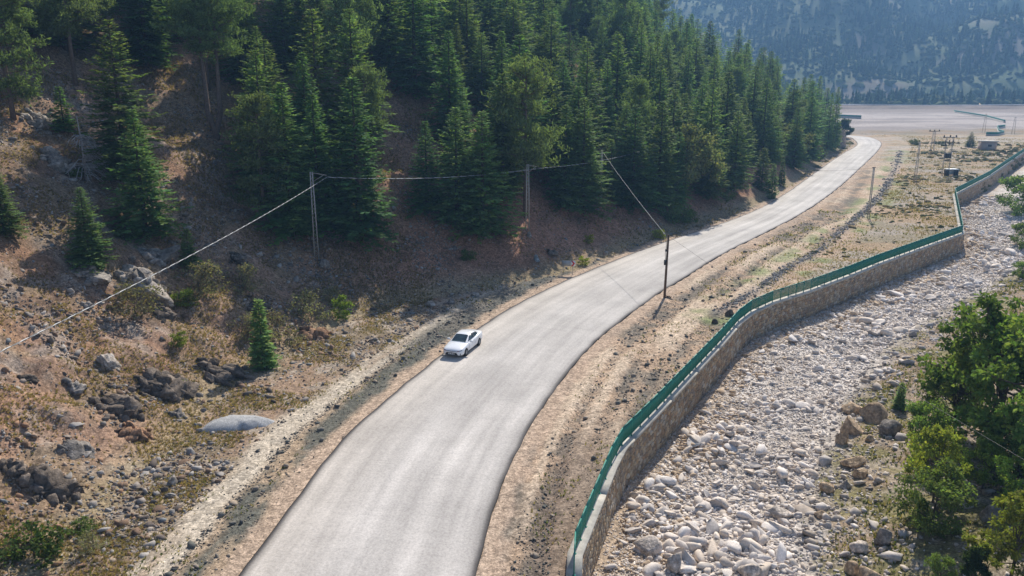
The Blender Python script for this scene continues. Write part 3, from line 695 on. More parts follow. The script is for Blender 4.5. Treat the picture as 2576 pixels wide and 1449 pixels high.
def grass(name, label, weight, n_, smin, smax, palette, fade=60):
    p = sample(weight * np.clip(fade / TR, .15, 2), n_); s_ = rng.uniform(smin, smax, n_) * np.clip(np.hypot(p[:, 0], p[:, 1]) / 70, 1, 2.2)
    c = np.array(palette)[rng.integers(0, len(palette), n_)] * rng.uniform(.75, 1.2, (n_, 1))
    tag(link(name, mesh_np(name, *scatter(tufts, p, s_, c, .2)), M['grass']), label, "grass", kind='stuff')
dry = [(.34, .25, .125), (.28, .22, .10), (.21, .185, .08), (.38, .30, .165), (.18, .175, .075)]
grn = [(.10, .13, .035), (.13, .15, .05), (.17, .17, .065), (.09, .11, .04)]
gn = fbm(cx / 3, cy_ / 3, 311, 3)
grass("hillside_grass", "tufts of dry olive grass covering the open brown hillside", (in_hill | in_toe) * IN * (TR < 135) * (th_d < 60) * (.1 + 2 * sstep(.42, .62, gn)) * np.where((cx < -8) & (cy_ < 115), 1, .25), 52000, .09, .22, [(.27, .19, .11), (.23, .17, .10), (.185, .145, .085), (.31, .235, .15), (.155, .135, .075), (.21, .15, .09)])
grass("verge_grass", "sparse straw and green grass along the road verges", wv_ * (.02 + sstep(.55, .68, gn) + 1.0 * (th_l > 4.6) * (th_l < 12) * sstep(.42, .6, gn)) * (np.minimum(th_l, th_r) > 1.8), 4500, .07, .18, dry + grn)
grass("field_grass", "straw coloured dry meadow grass on the flat field beside the road", in_land * ~in_hill * IN * (TR < 330) * (cx > 20) * (cy_ > 72) * (th_r > 8.5) * (.15 + 1.6 * sstep(.4, .6, fbm(cx / 6, cy_ / 4, 321, 3))), 15000, .06, .15, dry[:1] + dry[3:4] + [(.40, .27, .155), (.38, .265, .16), (.36, .25, .14), (.42, .31, .20), (.27, .23, .13)], 150)
grass("bank_grass", "dry brown and olive grass on the far river bank", bkw * (.1 + 2 * sstep(.45, .62, gn)) * sstep(0, 3, th_b), 8500, .09, .24, dry + grn)

# ---------------------------------------------------------------- trees
def fir(seed, h=14.0, Rr=2.7, levels=46, nb=11, low=.05, fine=1.0, open_=1.0):
    r = np.random.default_rng(seed); P, D, S, L, W, Dr, C = [], [], [], [], [], [], []
    base = np.array((.122, .205, .078))
    lob = r.uniform(0, 6.28, 3)
    for li in range(levels):
        t = li / (levels - 1); z = h * (low + (1 - low - .015) * t ** .95)
        prof = (1 - t) ** .82 * (1 - .25 * (1 - sstep(0, .14, np.array([t]))[0])) + .035
        k = max(3, int(nb * (.45 + .55 * (1 - t))))
        a0 = r.uniform(0, 6.28)
        for j in range(k):
            az = a0 + j * 6.283 / k + r.normal(0, .22)
            Lb = Rr * prof * r.uniform(.5, 1.22) * (1 + .16 * math.sin(az * 2 + lob[0] + t * 5) + .08 * math.sin(az * 3 + lob[1]))
            el = (-.32 + .95 * t ** 1.3) + r.normal(0, .1)
            f = np.array((math.cos(az), math.sin(az), 0)); side = np.array((-f[1], f[0], 0))
            step = .27 / fine; nn = max(2, int(Lb / step)); tint = base * r.uniform(.72, 1.3) * np.array((r.uniform(.9, 1.25), 1, r.uniform(.8, 1.1)))
            for q in range(nn):
                u = .22 + .78 * (q + r.random() * .6) / nn
                if u > 1: u = 1.0
                p = f * Lb * u + np.array((0, 0, z + Lb * (math.tan(el) * u - .10 * u * u + .14 * u ** 4)))
                sl = (.74 - .30 * u) * (.55 + .45 * prof) * r.uniform(.75, 1.25) / fine ** .5
                for sg in (-1, 1):
                    d = f * r.uniform(.55, .9) + side * sg * r.uniform(.6, 1.0) + np.array((0, 0, r.normal(.02, .2)))
                    d /= np.linalg.norm(d); s_ = np.cross(d, (0, 0, 1)); s_ = s_ / np.linalg.norm(s_) + np.array((0, 0, r.normal(0, .35)))
                    P.append(p); D.append(d); S.append(s_); L.append(sl); W.append(sl * r.uniform(.42, .66)); Dr.append(sl * r.uniform(.0, .22)); C.append(tint * r.uniform(.8, 1.25))
            p = f * Lb * .86 + np.array((0, 0, z + Lb * (math.tan(el) * .86 - .074 + .077)))
            d = f + np.array((0, 0, r.normal(.1, .15))); d /= np.linalg.norm(d)
            P.append(p); D.append(d); S.append(side); L.append(.42 / fine ** .5); W.append(.2); Dr.append(.0); C.append(tint * np.array((1.55, 1.45, 1.1)))
    P, D, S = map(np.array, (P, D, S)); V, F = kites(P, D, S, np.array(L), np.array(W), np.array(Dr))
    # leader
    tr = MB(); tr.tube([(0, 0, -.8), (0, 0, h * .3), (0, 0, h * .75), (0, 0, h)], [h * .017, h * .013, h * .006, .02], 7, (.10, .08, .065))
    return (V, F, np.repeat(np.array(C), 4, 0)), tr
def needle_clumps(P, r, n_=16, ln=.42, base=(.118, .178, .075)):
    m = len(P); d = unit(r.normal(size=(m * n_, 3)) + np.array((0, 0, .75))); b0 = np.repeat(P, n_, 0) + r.normal(0, .16, (m * n_, 3))
    s_ = unit(np.cross(d, r.normal(size=(m * n_, 3)))); l_ = ln * r.uniform(.7, 1.3, m * n_)
    V, F = kites(b0, d, s_, l_, l_ * .26, l_ * .05)
    c = np.repeat(np.array(base) * r.uniform(.7, 1.35, (m, 1)), n_, 0) * r.uniform(.8, 1.25, (m * n_, 1))
    return V, F, np.repeat(c, 4, 0)
def pine(seed, h=15.0, bare=.42, Rr=3.4, n_l=60, forks=1, lean=0.0, base=(.128, .182, .08), dens=1.0):
    r = np.random.default_rng(seed); tr = MB(); P = []
    for fk in range(forks):
        a = fk * math.pi + .3; dx = lean + (0 if forks == 1 else .085 * (1 if fk else -1)); hh = h * (1 if fk == 0 else .93)
        if forks == 1: path = np.array([(0, 0, -.8), (dx * h * .3, .1, h * .35), (dx * h * .7, 0, h * .7), (dx * h, 0, h)], float)
        else: path = np.array([(0, 0, -.8), (dx * 2, .1, 1.2), (dx * 9 , 0, 3.2), (dx * 10.5, 0, hh * .5), (dx * 12, .1, hh * .8), (dx * 12.5, 0, hh)], float)
        zz = path[:, 2]; tr.tube(path, np.interp(zz, [-.8, hh], [h * .018, .04]), 8, (.17, .125, .10))
        for q in range(n_l):
            t = r.uniform(0, 1) ** .85; z = hh * (bare + (1 - bare) * t); c0 = np.array([np.interp(z, zz, path[:, 0]), np.interp(z, zz, path[:, 1]), z])
            az = r.uniform(0, 6.28); Lb = Rr * (1 - t ** 2.2) ** .6 * r.uniform(.55, 1.1) * (.55 + .45 * min(1, t * 5)) + .3
            e = r.normal(.12 + .35 * t, .15); d = np.array((math.cos(az), math.sin(az), math.tan(e)))
            tr.tube([c0, c0 + d * Lb * .55 + np.array((0, 0, -.1)), c0 + d * Lb], [.06, .04, .015], 4, (.15, .11, .085), False)
            k = max(3, int(Lb * 4.5 * dens)); u = r.uniform(.3, 1.05, k)
            P.append(c0 + d * Lb * u[:, None] + r.normal(0, 1, (k, 3)) * np.array((.38, .38, .16)) * (.5 + u[:, None]))
    return needle_clumps(np.concatenate(P), r, 16, .42, base), tr
def leafy(seed, h=6.0, w=3.0, n_limb=26, leaves=7000, base=(.085, .135, .035), ls=.17, trunk=.14, low=.15, spread=.55):
    r = np.random.default_rng(seed); tr = MB(); Q = []
    tr.tube([(0, 0, -.5), (.08 * h * .3, 0, h * .3), (.02, .1, h * .75)], [trunk, trunk * .75, trunk * .25], 7, (.11, .09, .07))
    for q in range(n_limb):
        t = r.uniform(0, 1); z0 = h * (.1 + .55 * t); az = r.uniform(0, 6.28)
        zt = h * (low + (1 - low) * r.uniform(0, 1) ** .8); rr_ = w * math.sqrt(max(.05, 1 - ((zt / h - .48) / .56) ** 2)) * r.uniform(.35, 1.0)
        e = np.array((math.cos(az) * rr_, math.sin(az) * rr_, zt)); s_ = np.array((0, 0, min(z0, zt)))
        m_ = (s_ + e) / 2 + np.array((0, 0, -.04 * h)); tr.tube([s_, m_, e], [trunk * .4, trunk * .25, .012], 4, (.12, .10, .08), False)
        Q += [e, e * .8 + m_ * .2 + r.normal(0, .1 * w, 3), m_ * .45 + e * .55 + r.normal(0, .12 * w, 3)]
    Q = np.array(Q); k = leaves; i_ = r.integers(0, len(Q), k); sz = r.uniform(.1, .26, len(Q)) * w * spread * 1.6
    v = unit(r.normal(size=(k, 3))) * (r.random((k, 1)) ** .45); Pp = Q[i_] + v * sz[i_][:, None] * np.array((1.15, 1.15, .75))
    Pp[:, 2] = np.maximum(Pp[:, 2], .05)
    d = unit(v + r.normal(0, .8, (k, 3)) + np.array((0, 0, -.2))); s_ = unit(np.cross(d, r.normal(size=(k, 3)))); l_ = ls * r.uniform(.6, 1.4, k)
    V, F = kites(Pp, d, s_, l_, l_ * .62, l_ * .1)
    c = np.array(base) * (r.uniform(.7, 1.35, (len(Q), 1))[i_]) * r.uniform(.75, 1.3, (k, 1)) * np.c_[r.uniform(.9, 1.25, k), np.ones(k), np.ones(k)]
    return (V, F, np.repeat(c, 4, 0)), tr
def mk(pair, leafmat):
    (V, F, C), tr = pair
    cm = mesh_np("crown", V, F, C); cm.materials.append(M[leafmat]); tm = tr.mesh("trunk", True); tm.materials.append(M['bark'])
    return cm, tm
K = {}
for q in range(6): K['fir%d' % q] = mk(fir(400 + q, 14, (3.5, 3.1, 3.7, 3.3, 2.9, 3.9)[q], (50, 52, 48, 50, 54, 46)[q], 12), 'needle')
for q in range(2): K['young%d' % q] = mk(fir(430 + q, 5, (1.25, 1.0)[q], 26, 9, .04, 1.5), 'needle')
for q in range(3): K['pine%d' % q] = mk(pine(450 + q, 15, (.45, .3, .12)[q], (3.2, 3.4, 3.2)[q], (60, 75, 90)[q]), 'needle')
K['twin'] = mk(pine(470, 22, .50, 4.6, 75, 2, 0.0), 'needle')
K['leaf0'] = mk(leafy(480, 6, 2.7, 40, 8500, (.16, .23, .065), .18, .14, .15, .42), 'leaf')
K['leaf1'] = mk(leafy(481, 4, 2.0, 26, 6500, (.20, .27, .06), .15, .08, .05, .45), 'leaf')
K['leaf2'] = mk(leafy(482, 3, 1.9, 24, 6000, (.14, .20, .065), .14, .07, .02, .5), 'leaf')
K['olive'] = mk(leafy(483, 5, 2.6, 30, 8000, (.15, .17, .085), .2, .1, .1), 'leaf')
K['bush0'] = mk(leafy(484, 1.3, .9, 18, 1500, (.19, .19, .12), .08, .02, .05, .8), 'leaf')
K['bush1'] = mk(leafy(485, 1.2, .7, 16, 1600, (.18, .24, .045), .10, .02, .05, .8), 'leaf')
K['bush2'] = mk(leafy(486, 1.0, .8, 16, 1400, (.075, .115, .035), .10, .02, .02, .8), 'leaf')
K['juniper'] = mk(leafy(487, 4.5, 1.5, 40, 9000, (.05, .085, .042), .2, .1, .02, .6), 'needle')
HREF = {'fir': 14, 'young': 5, 'pine': 15, 'twin': 22, 'leaf0': 6, 'leaf1': 4, 'leaf2': 3, 'olive': 5, 'bush0': 1.3, 'bush1': 1.2, 'bush2': 1.0, 'juniper': 4.5}
def href(k): return HREF.get(k) or HREF[k[:-1]]
PLACED = []
def plant(kind, loc, h, label, cat, group=None, name=None, fat=1.0, rz=None):
    s_ = h / href(kind); nm = name or ("fir_tree" if kind.startswith(('fir', 'young')) else "pine_tree" if kind.startswith(('pine', 'twin')) else "shrub" if kind.startswith('bush') else "leafy_tree")
    o = empty(nm, (float(loc[0]), float(loc[1]), float(loc[2])), rng.uniform(0, 6.28) if rz is None else rz, label, cat, group); o.scale = (s_ * fat, s_ * fat, s_)
    cm, tm = K[kind]
    if kind.startswith('bush'):
        link("foliage", cm, None, o); link("stem", tm, None, o)
    else:
        link("crown", cm, None, o); link("trunk", tm, None, o)
    PLACED.append((loc[0], loc[1], h)); return o
def at_px(kind, bx, by, ty, label, cat="fir tree", group=None, name=None, fat=1.0, rz=None):
    if kind.startswith('fir') and fat > .8: fat *= 1.18
    p = on_ground(bx, by); r = ray(bx, ty); z = CAM_H + r[2] * (np.hypot(p[0], p[1]) / np.hypot(r[0], r[1])); h = z - p[2]
    return plant(kind, p, max(h, .4), label, cat, group, name, fat, rz)
FE = "firs along the front edge of the forest"
at_px('fir0', 370, 600, 272, "lone mid green fir on the bare brown slope beside grey rock outcrops", fat=1.0)
at_px('fir2', 322, 455, 48, "tall broad fir on the upper open slope behind the dead grey tree", fat=1.0)
at_px('fir1', 228, 675, 468, "small dark dense fir just below the dead grey tree", fat=1.15)
at_px('young0', 478, 672, 575, "little dark fir beside the pale rock slab", fat=1.25)
at_px('young1', 663, 925, 752, "narrow bright green young fir at the toe of the slope above the gravel heap", fat=1.05)
at_px('fir3', 12, 590, 410, "yellowish green fir on the bare slope cut by the picture frame", fat=1.15)
at_px('young1', 163, 332, 218, "thin sparse young fir among the upper limestone outcrops", fat=1.35)
at_px('twin', 545, 348, -95, "tall forked pine with two bare trunks and a spreading crown above the gully", "pine tree", rz=.25)
at_px('pine2', 35, 300, -120, "full crowned pine at the top corner of the open slope", "pine tree")
at_px('pine1', 190, 212, -160, "pale green pine beyond the upper edge of the bare slope", "pine tree")
at_px('pine2', 668, 575, 245, "bushy pale green pine at the edge of the gully", "pine tree", fat=1.15)
at_px('fir4', 735, 600, 205, "tall narrow yellow green fir right behind the first lattice pole", fat=1.05)
at_px('fir1', 806, 585, 232, "fir just right of the first lattice pole's arm")
at_px('fir0', 905, 605, 192, "big pointed fir at the forest edge under the sagging cable", fat=1.0)
for bx, by, ty, kd, lb in ((895, 360, 20, 'fir5', "very tall broad fir rising behind the big pointed fir"), (1075, 535, 303, 'fir3', "shorter fir at the right rim of the bare gap, lit olive at its foot"), (1150, 565, 268, 'fir0', "fir between the gap rim fir and the drooping yellow tipped fir"),
                       (1215, 592, 278, 'fir2', "full skirted fir reaching lowest down the red bank"), (1265, 500, 183, 'fir4', "slim tall fir just left of the round topped pine"), (1420, 525, 262, 'fir1', "fir right beside the second lattice pole's cable end"), (1465, 535, 243, 'fir3', "fir whose skirt overlaps the sunny gap in the cutting"),
                       (1590, 528, 262, 'fir5', "wide fir that hides part of the slanting wire"), (1655, 522, 252, 'fir4', "fir right behind the wide fir, with bright right edge"), (1535, 500, 350, 'fir2', "short fir by the half hidden thin pole"), (1780, 503, 308, 'fir0', "pointed fir standing forward next to the light leafy tree"),
                       (1845, 478, 278, 'fir3', "tall fir above the steep bank next to the young fir clump"), (1700, 515, 330, 'fir1', "low fir against the light leafy tree"), (2030, 405, 240, 'fir4', "slender fir directly behind the wide olive tree"), (1995, 425, 270, 'fir1', "fir rising out of the wide olive tree's left side")):
    at_px(kd, bx, by, ty, lb, group=FE)
at_px('pine1', 1322, 548, 158, "round topped pine with a visible bare trunk beside the second lattice pole", "pine tree")
at_px('olive', 1722, 500, 318, "light green leafy tree between dark firs at the forest edge", "tree")
at_px('olive', 1988, 408, 315, "wide pale olive leafy tree leaning over the road bend slope", "tree", fat=1.25)
at_px('young0', 1915, 478, 372, "young fir in the clump above the road, tallest of the clump", fat=1.1)
for bx, by, ty in ((1940, 500, 412), (1965, 468, 402)): at_px('young1', bx, by, ty, "small young fir standing in front of the road bend trees", group="young firs by the road bend")
at_px('fir4', 2094, 376, 218, "tall slender dark fir standing at the corner of the road bend", fat=.75)
at_px('fir1', 2080, 380, 232, "slender fir close behind the corner fir at the road bend", fat=.7)
at_px('juniper', 2120, 348, 297, "dark round bush on top of the rock cut at the road bend", "bush", name="bush", fat=1.3)

# forest further up: poisson fill
NOTREE = [np.array(q, float) for q in ([(-300, 130), (120, 170), (330, 120), (440, 260), (480, 360), (560, 330), (640, 360), (640, 480), (600, 620), (640, 1449), (-300, 1449)],
                                       [(970, 250), (1090, 250), (1070, 560), (970, 640)], [(1475, 300), (1515, 300), (1510, 540), (1475, 540)])]
EDGE = np.array([(-400, 130), (600, 560), (950, 570), (1000, 480), (1050, 540), (1250, 570), (1500, 505), (1700, 500), (1900, 455), (2000, 408), (2100, 362), (2140, 340)], float)
cnt = 0; cand = []
tx = rng.uniform(-175, 110, 60000); ty_ = rng.uniform(58, 330, 60000)
ff = inside(HILL, tx, ty_) & (pdist(FOOT, tx, ty_)[0] > 5.0); tx, ty_ = tx[ff], ty_[ff]
tz = ground_h(tx, ty_); qx, qy, qd = project(tx, ty_, tz)
ok = (qy < np.interp(qx, EDGE[:, 0], EDGE[:, 1]) - 6) & (qx > -420) & (qx < 2250)
for Q in NOTREE: ok &= ~inside(Q, qx, qy)
dd_ = pdist(FOOT, tx, ty_)[0]; ok &= dd_ < 120
tx, ty_, tz, qd, qx, qy = tx[ok], ty_[ok], tz[ok], qd[ok], qx[ok], qy[ok]
grid = {}
def clash(x, y, rmin):
    gx, gy = int(x // 6), int(y // 6)
    for a in (-1, 0, 1):
        for b_ in (-1, 0, 1):
            for (u, v) in grid.get((gx + a, gy + b_), ()):
                if (u - x) ** 2 + (v - y) ** 2 < rmin * rmin: return True
    return False
for (x, y, h) in PLACED:
    if h > 4: grid.setdefault((int(x // 6), int(y // 6)), []).append((x, y))
fill = []
for x, y, z, d, u, v in zip(tx, ty_, tz, qd, qx, qy):
    if clash(x, y, 4.9): continue
    grid.setdefault((int(x // 6), int(y // 6)), []).append((x, y)); fill.append((x, y, z, d, u, v))
fill = np.array(fill)
hts = rng.uniform(10.0, 17.5, len(fill)) * np.where(rng.random(len(fill)) < .2, rng.uniform(.5, .75, len(fill)), 1)
# only those whose crown is in the frame and not behind the ridge
_, tvy, _ = project(fill[:, 0], fill[:, 1], fill[:, 2] + hts)
vis = (fill[:, 5] > -60) & (fill[:, 4] > -120)
fill, hts = fill[vis], hts[vis]
sc_ = hts / fill[:, 3]; order = np.argsort(-sc_)
for q, k_ in enumerate(order[:262]):
    x, y, z = fill[k_, :3]
    if rng.random() < .10: plant('pine%d' % rng.integers(0, 3), (x, y, z), hts[k_], "round crowned pine mixed in among the firs up the forested hillside", "pine tree", "pines within the hillside forest")
    else: plant('fir%d' % rng.integers(0, 6), (x, y, z), hts[k_], "dark green fir packed among others in the dense forest up the hillside", "fir tree", "firs of the hillside forest", fat=rng.uniform(.9, 1.4))
lows = [fir(600 + q, 14, (2.5, 2.9, 2.2)[q], 22, 8, .05, .5)[0] for q in range(3)]
r_ = order[262:]
if len(r_):
    Vs, Fs, Cs, o_ = [], [], [], 0
    for k_ in r_:
        V_, F_, C_ = lows[rng.integers(0, 3)]; a = rng.uniform(0, 6.28); s_ = hts[k_] / 14; ca, sa = math.cos(a) * s_, math.sin(a) * s_
        Vs.append(np.c_[V_[:, 0] * ca - V_[:, 1] * sa, V_[:, 0] * sa + V_[:, 1] * ca, V_[:, 2] * s_] + fill[k_, :3]); Fs.append(F_ + o_); Cs.append(C_ * rng.uniform(.75, 1.25)); o_ += len(V_)
    tag(link("far_forest", mesh_np("far_forest", np.concatenate(Vs), np.concatenate(Fs), np.concatenate(Cs)), M['needle']), "mass of small distant firs on the upper part of the hill", "forest", kind='stuff')
print("fill trees", len(fill), "stuff", len(r_))

# mountain woods: one mass far away
nM = 15000
ux = rng.uniform(-250, 900, nM * 3); uy = rng.uniform(572, 1350, nM * 3); uz = mount_h(ux, uy); gz_ = np.maximum(uz, ground_h(np.full(len(ux), 300.), np.full(len(ux), 620.)) * 0)
a_, b__, c__ = project(ux, uy, uz); dens = fbm(ux / 55, uy / 55, 401, 4)
k_ = (a_ > 1500) & (a_ < 2700) & (b__ > -60) & (rng.random(len(ux)) < .3 + 1.1 * sstep(.42, .58, dens)) & (uz > -2.1); ux, uy, uz, dens = ux[k_][:nM], uy[k_][:nM], gz_[k_][:nM], dens[k_][:nM]
def cone_tree(seed):
    r = np.random.default_rng(seed); V_, F_ = [], []
    for tier in range(4):
        z0, z1, w = tier * .22, tier * .22 + .36, .27 * (1 - tier * .21); n_ = 7; b0 = len(V_); V_.append((0, 0, z1))
        for q in range(n_): a = 6.283 * q / n_ + tier; k = w * r.uniform(.6, 1.2); V_.append((k * math.cos(a), k * math.sin(a), z0 + r.uniform(-.05, .06)))
        F_ += [(b0, b0 + 1 + q, b0 + 1 + (q + 1) % n_) for q in range(n_)]
    return np.array(V_, float), np.array(F_)
cones = [cone_tree(s_) for s_ in range(5)]
con = rng.random(len(ux)) < .22 + .5 * sstep(.5, .62, dens)
pos_ = np.c_[ux, uy, uz - .4]
cA_ = scatter(cones, pos_[con], rng.uniform(5.5, 13, con.sum())[:, None] * np.array([[.95, .95, 1.0]]), np.array((.075, .12, .065)) * rng.uniform(.55, 1.4, (con.sum(), 1)), 0)
def lump(seed):
    V_, F_ = rock_proto(seed, 1, .9, .9); r = np.random.default_rng(seed); return V_ * r.uniform(.75, 1.2, (len(V_), 1)), F_
lumps = [lump(900 + s_) for s_ in range(8)]
cB_ = scatter(lumps, pos_[~con] + np.array((0, 0, 1.2)), rng.uniform(1.2, 3.6, (~con).sum())[:, None] * rng.uniform(.8, 1.3, ((~con).sum(), 3)), np.array([(.15, .19, .085), (.11, .15, .07), (.20, .22, .11)])[rng.integers(0, 3, (~con).sum())] * rng.uniform(.7, 1.2, ((~con).sum(), 1)), .3)
tag(link("mountain_forest", mesh_np("mountain_forest", *join(cA_, cB_)), M['needle']), "far hazy woodland covering the mountain across the valley", "forest", kind='stuff')

# ---------------------------------------------------------------- rock outcrops and boulders
def crag(seed, sub=4, jag=1.0, flat=.7, strata=True):
    bm = bmesh.new(); bmesh.ops.create_icosphere(bm, subdivisions=sub, radius=1.0)
    r = np.random.default_rng(seed); V = np.array([v.co[:] for v in bm.verts]); F = np.array([[v.index for v in f_.verts] for f_ in bm.faces]); bm.free()
    for _ in range(16):
        n_ = unit(r.normal(size=3) * np.array((1, 1, .7))); d = r.uniform(.42, .8); e = V @ n_ - d; V = V - np.where(e > 0, e, 0)[:, None] * n_ * .93
    rad_ = np.linalg.norm(V, axis=1, keepdims=True)
    nn = fbm(V[:, 0] * 2.1 + V[:, 2] * 1.7, V[:, 1] * 2.1 - V[:, 2] * 2.3 + seed, seed, 4) - .5
    st_ = (np.floor((V[:, 2] + V[:, 0] * .5 + nn * .5) * 5.5) % 2) * .07 if strata else 0
    V = V * (1 + (nn * .55 * jag + st_ * jag)[:, None]); V[:, 2] *= flat
    c = np.array((.27, .245, .22)) * (1 + nn[:, None] * .9)
    return V, F, c
def outcrop(name, bx, by, wpx, hpx, label, cat, tint, seed):
    """bedded rock breaking through the slope: many angular blocks seated on the ground"""
    p = on_ground(bx, by); dep = project(*p)[2]; w = wpx * dep / FPX; h = hpx * dep / FPX; r = np.random.default_rng(seed)
    n_ = int(16 + 10 * min(3.0, w * h / 6)); parts = []; tl = r.uniform(-.45, .45); az = r.uniform(-.5, .5)
    for q in range(-1, n_):
        u = r.normal(0, .27); v = r.normal(0, .27); x, y = p[0] + u * w, p[1] + .15 * w + v * w * .75
        big = math.exp(-(u * u + v * v) * 5); s0 = (.10 + .26 * big * r.uniform(.5, 1.1)) * w
        if q < 0: u = v = 0; x, y = p[0], p[1] + .15 * w; s0 = .6 * w
        V, F, c = crag(seed * 31 + q + 1, 4 if q < 0 else 3 if s0 > .5 else 2, 1.3 if q < 0 else .9, 1.0); V = V * np.array((s0 * r.uniform(.8, 1.5), s0 * r.uniform(.6, 1.0), min(s0 * r.uniform(.5, 1.0), h * .55)))
        a, b_ = az + r.normal(0, .4), tl + r.normal(0, .25)
        V = np.c_[V[:, 0] * math.cos(b_) - V[:, 2] * math.sin(b_), V[:, 1], V[:, 0] * math.sin(b_) + V[:, 2] * math.cos(b_)]
        V = np.c_[V[:, 0] * math.cos(a) - V[:, 1] * math.sin(a), V[:, 0] * math.sin(a) + V[:, 1] * math.cos(a), V[:, 2]]
        parts.append((V + np.array((x - p[0], y - p[1], gz(x, y) - p[2] + (s0 * r.uniform(-.15, .22) if q >= 0 else -.22 * h))), F, c * r.uniform(.55, 1.3) * np.array(tint)))
    o = link(name, mesh_np(name, *join(*parts)), M['rock']); o.location = tuple(p); tag(o, label, cat); return o
def rock(name, bx, by, wpx, hpx, label, cat, tint=(1, 1, 1), seed=0, sink=.35, sub=4, jag=1.0, group=None, dz=0.0, strata=True, deep=1.0):
    p = on_ground(bx, by); dep = project(*p)[2]; w = wpx * dep / FPX; h = hpx * dep / FPX
    V, F, c = crag(seed, sub, jag, 1.0, strata); s_ = (V.max(0) - V.min(0))
    me = mesh_np(name, V / s_ * np.array((w, w * .8 * deep, h * 1.5)), F, c * np.array(tint), False)
    o = link(name, me, M['rock']); o.location = (p[0], p[1] + w * .2, p[2] + h * 1.5 * (.5 - sink) + dz); o.rotation_euler = (0, 0, rng.uniform(-.5, .5))
    tag(o, label, cat, group); return o
GREY, DARK, PALE, TAN, RED, WHT = (.92, .9, .88), (.6, .53, .47), (1.28, 1.22, 1.15), (1.75, 1.42, 1.05), (1.15, .75, .5), (1.95, 1.85, 1.75)
for k_, a in enumerate([
    (95, 320, 75, 45, "pale broken limestone outcrop highest on the open slope", PALE), (138, 415, 85, 85, "white streaked limestone outcrop beside the dead grey tree", PALE),
    (345, 715, 105, 60, "pale tilted rock slab under the lone slope fir", PALE), (388, 655, 75, 55, "rounded grey rock hard by the foot of the lone slope fir", GREY),
    (225, 700, 95, 38, "long grey ledge of rock running under the small dark fir", GREY), (595, 655, 55, 30, "dark rock ledge at the lower end of the shaded gully", DARK),
    (400, 985, 130, 105, "large dark craggy rock face above the gravel heap", DARK), (300, 1040, 110, 80, "dark broken rock ledge left of the big crag", DARK),
    (445, 1050, 50, 52, "smooth grey slab leaning at the end of the big crag", GREY), (560, 955, 110, 55, "dark undercut ledge beside the narrow young fir", DARK),
    (100, 1230, 130, 110, "black jagged outcrop at the foot of the slope by the track", DARK), (30, 1190, 90, 90, "dark jagged outcrop up against the black one", DARK), (185, 1140, 85, 50, "grey ledge above the black jagged outcrop", GREY),
    (405, 790, 70, 45, "dark rock knob among the grey shrubs", DARK), (270, 915, 45, 45, "pale upright rock sticking out of the grassy slope", PALE), (215, 770, 35, 28, "small pale rock lower on the grassy slope", PALE),
    (785, 850, 90, 38, "rusty red cut bank below the shrubs", RED), (180, 985, 55, 32, "mossy grey rock on the grassy slope", GREY), (60, 960, 50, 35, "brown rock half buried in the grassy slope", DARK),
    (650, 790, 60, 35, "brown rock behind the narrow young fir", DARK), (330, 1100, 80, 50, "brown crumbling ledge below the big crag", RED), (1390, 640, 30, 16, "flat brown rock in the cutting above the chevron sign", DARK)]):
    outcrop("rock_outcrop", *a[:4], a[4], "rock outcrop", a[5], 20 + k_)
for k_, a in enumerate([
    (812, 678, 34, 24, "grey boulder at the foot of the first lattice pole", GREY), (1350, 660, 18, 16, "bluish boulder on the shaded bank near the chevron sign", (.8, 1.0, 1.15)),
    (1082, 772, 26, 15, "pale flat boulder in the stone spill by the road", PALE), (1195, 748, 24, 13, "pale boulder near the rim of the road in the spill", PALE), (1135, 765, 22, 12, "small grey boulder in the middle of the stone spill", GREY),
    (432, 1222, 26, 22, "squared grey block lying beside the sandy track", PALE), (415, 1240, 20, 12, "dark block lying against the squared grey block", DARK), (1332, 598, 14, 14, "grey boulder at the foot of the second lattice pole", GREY),
    (1835, 795, 24, 16, "dark boulder dumped behind the railing", DARK), (1800, 815, 20, 13, "brown boulder dumped behind the railing", DARK),
    (2212, 1062, 78, 46, "largest cream boulder on the edge of the riverbed", TAN), (2150, 1040, 62, 26, "flat tan boulder leaning on the largest one", TAN), (2142, 1092, 58, 36, "angular tan boulder below the largest one", TAN),
    (2122, 1118, 32, 27, "round tan boulder in the boulder group", TAN), (2246, 1095, 55, 40, "grey boulder next to the largest one", GREY), (2190, 1112, 26, 15, "small tan boulder in the boulder group", TAN),
    (2150, 1178, 62, 20, "long flat tan boulder on the bank", TAN), (2168, 1200, 44, 22, "second flat tan boulder on the bank", TAN), (2085, 1240, 42, 26, "tan boulder where the riverbed meets the dry bank", TAN), (2132, 1232, 36, 20, "pale boulder beside another on the bank's edge", PALE),
    (2068, 1304, 36, 16, "lone tan boulder on the dry bank's edge", TAN), (1968, 1306, 66, 24, "long white boulder in the riverbed", WHT), (2146, 1449, 34, 30, "round cream boulder in dry grass", TAN), (2196, 1475, 70, 40, "big cream boulder at the grassy bank", TAN),
    (2160, 1390, 46, 26, "white angular rock in the bank grass", WHT), (2225, 1375, 40, 40, "grey split rock in the bank grass", GREY), (2500, 1310, 60, 34, "grey lichened rock between the bank bushes", GREY), (2425, 1270, 60, 60, "dark grey rock behind the low bank bush", GREY), (1895, 1455, 60, 40, "big white block at the near end of the riverbed", WHT), (1640, 1400, 70, 34, "broad white slab in the riverbed by the wall", WHT), (1700, 1440, 50, 44, "white angular block in the riverbed", WHT), (1255, 590, 16, 10, "small brown boulder under the forest edge", DARK)]):
    rock("boulder", *a[:4], a[4], "boulder", a[5], 60 + k_, .32, 3, .75, strata=False)

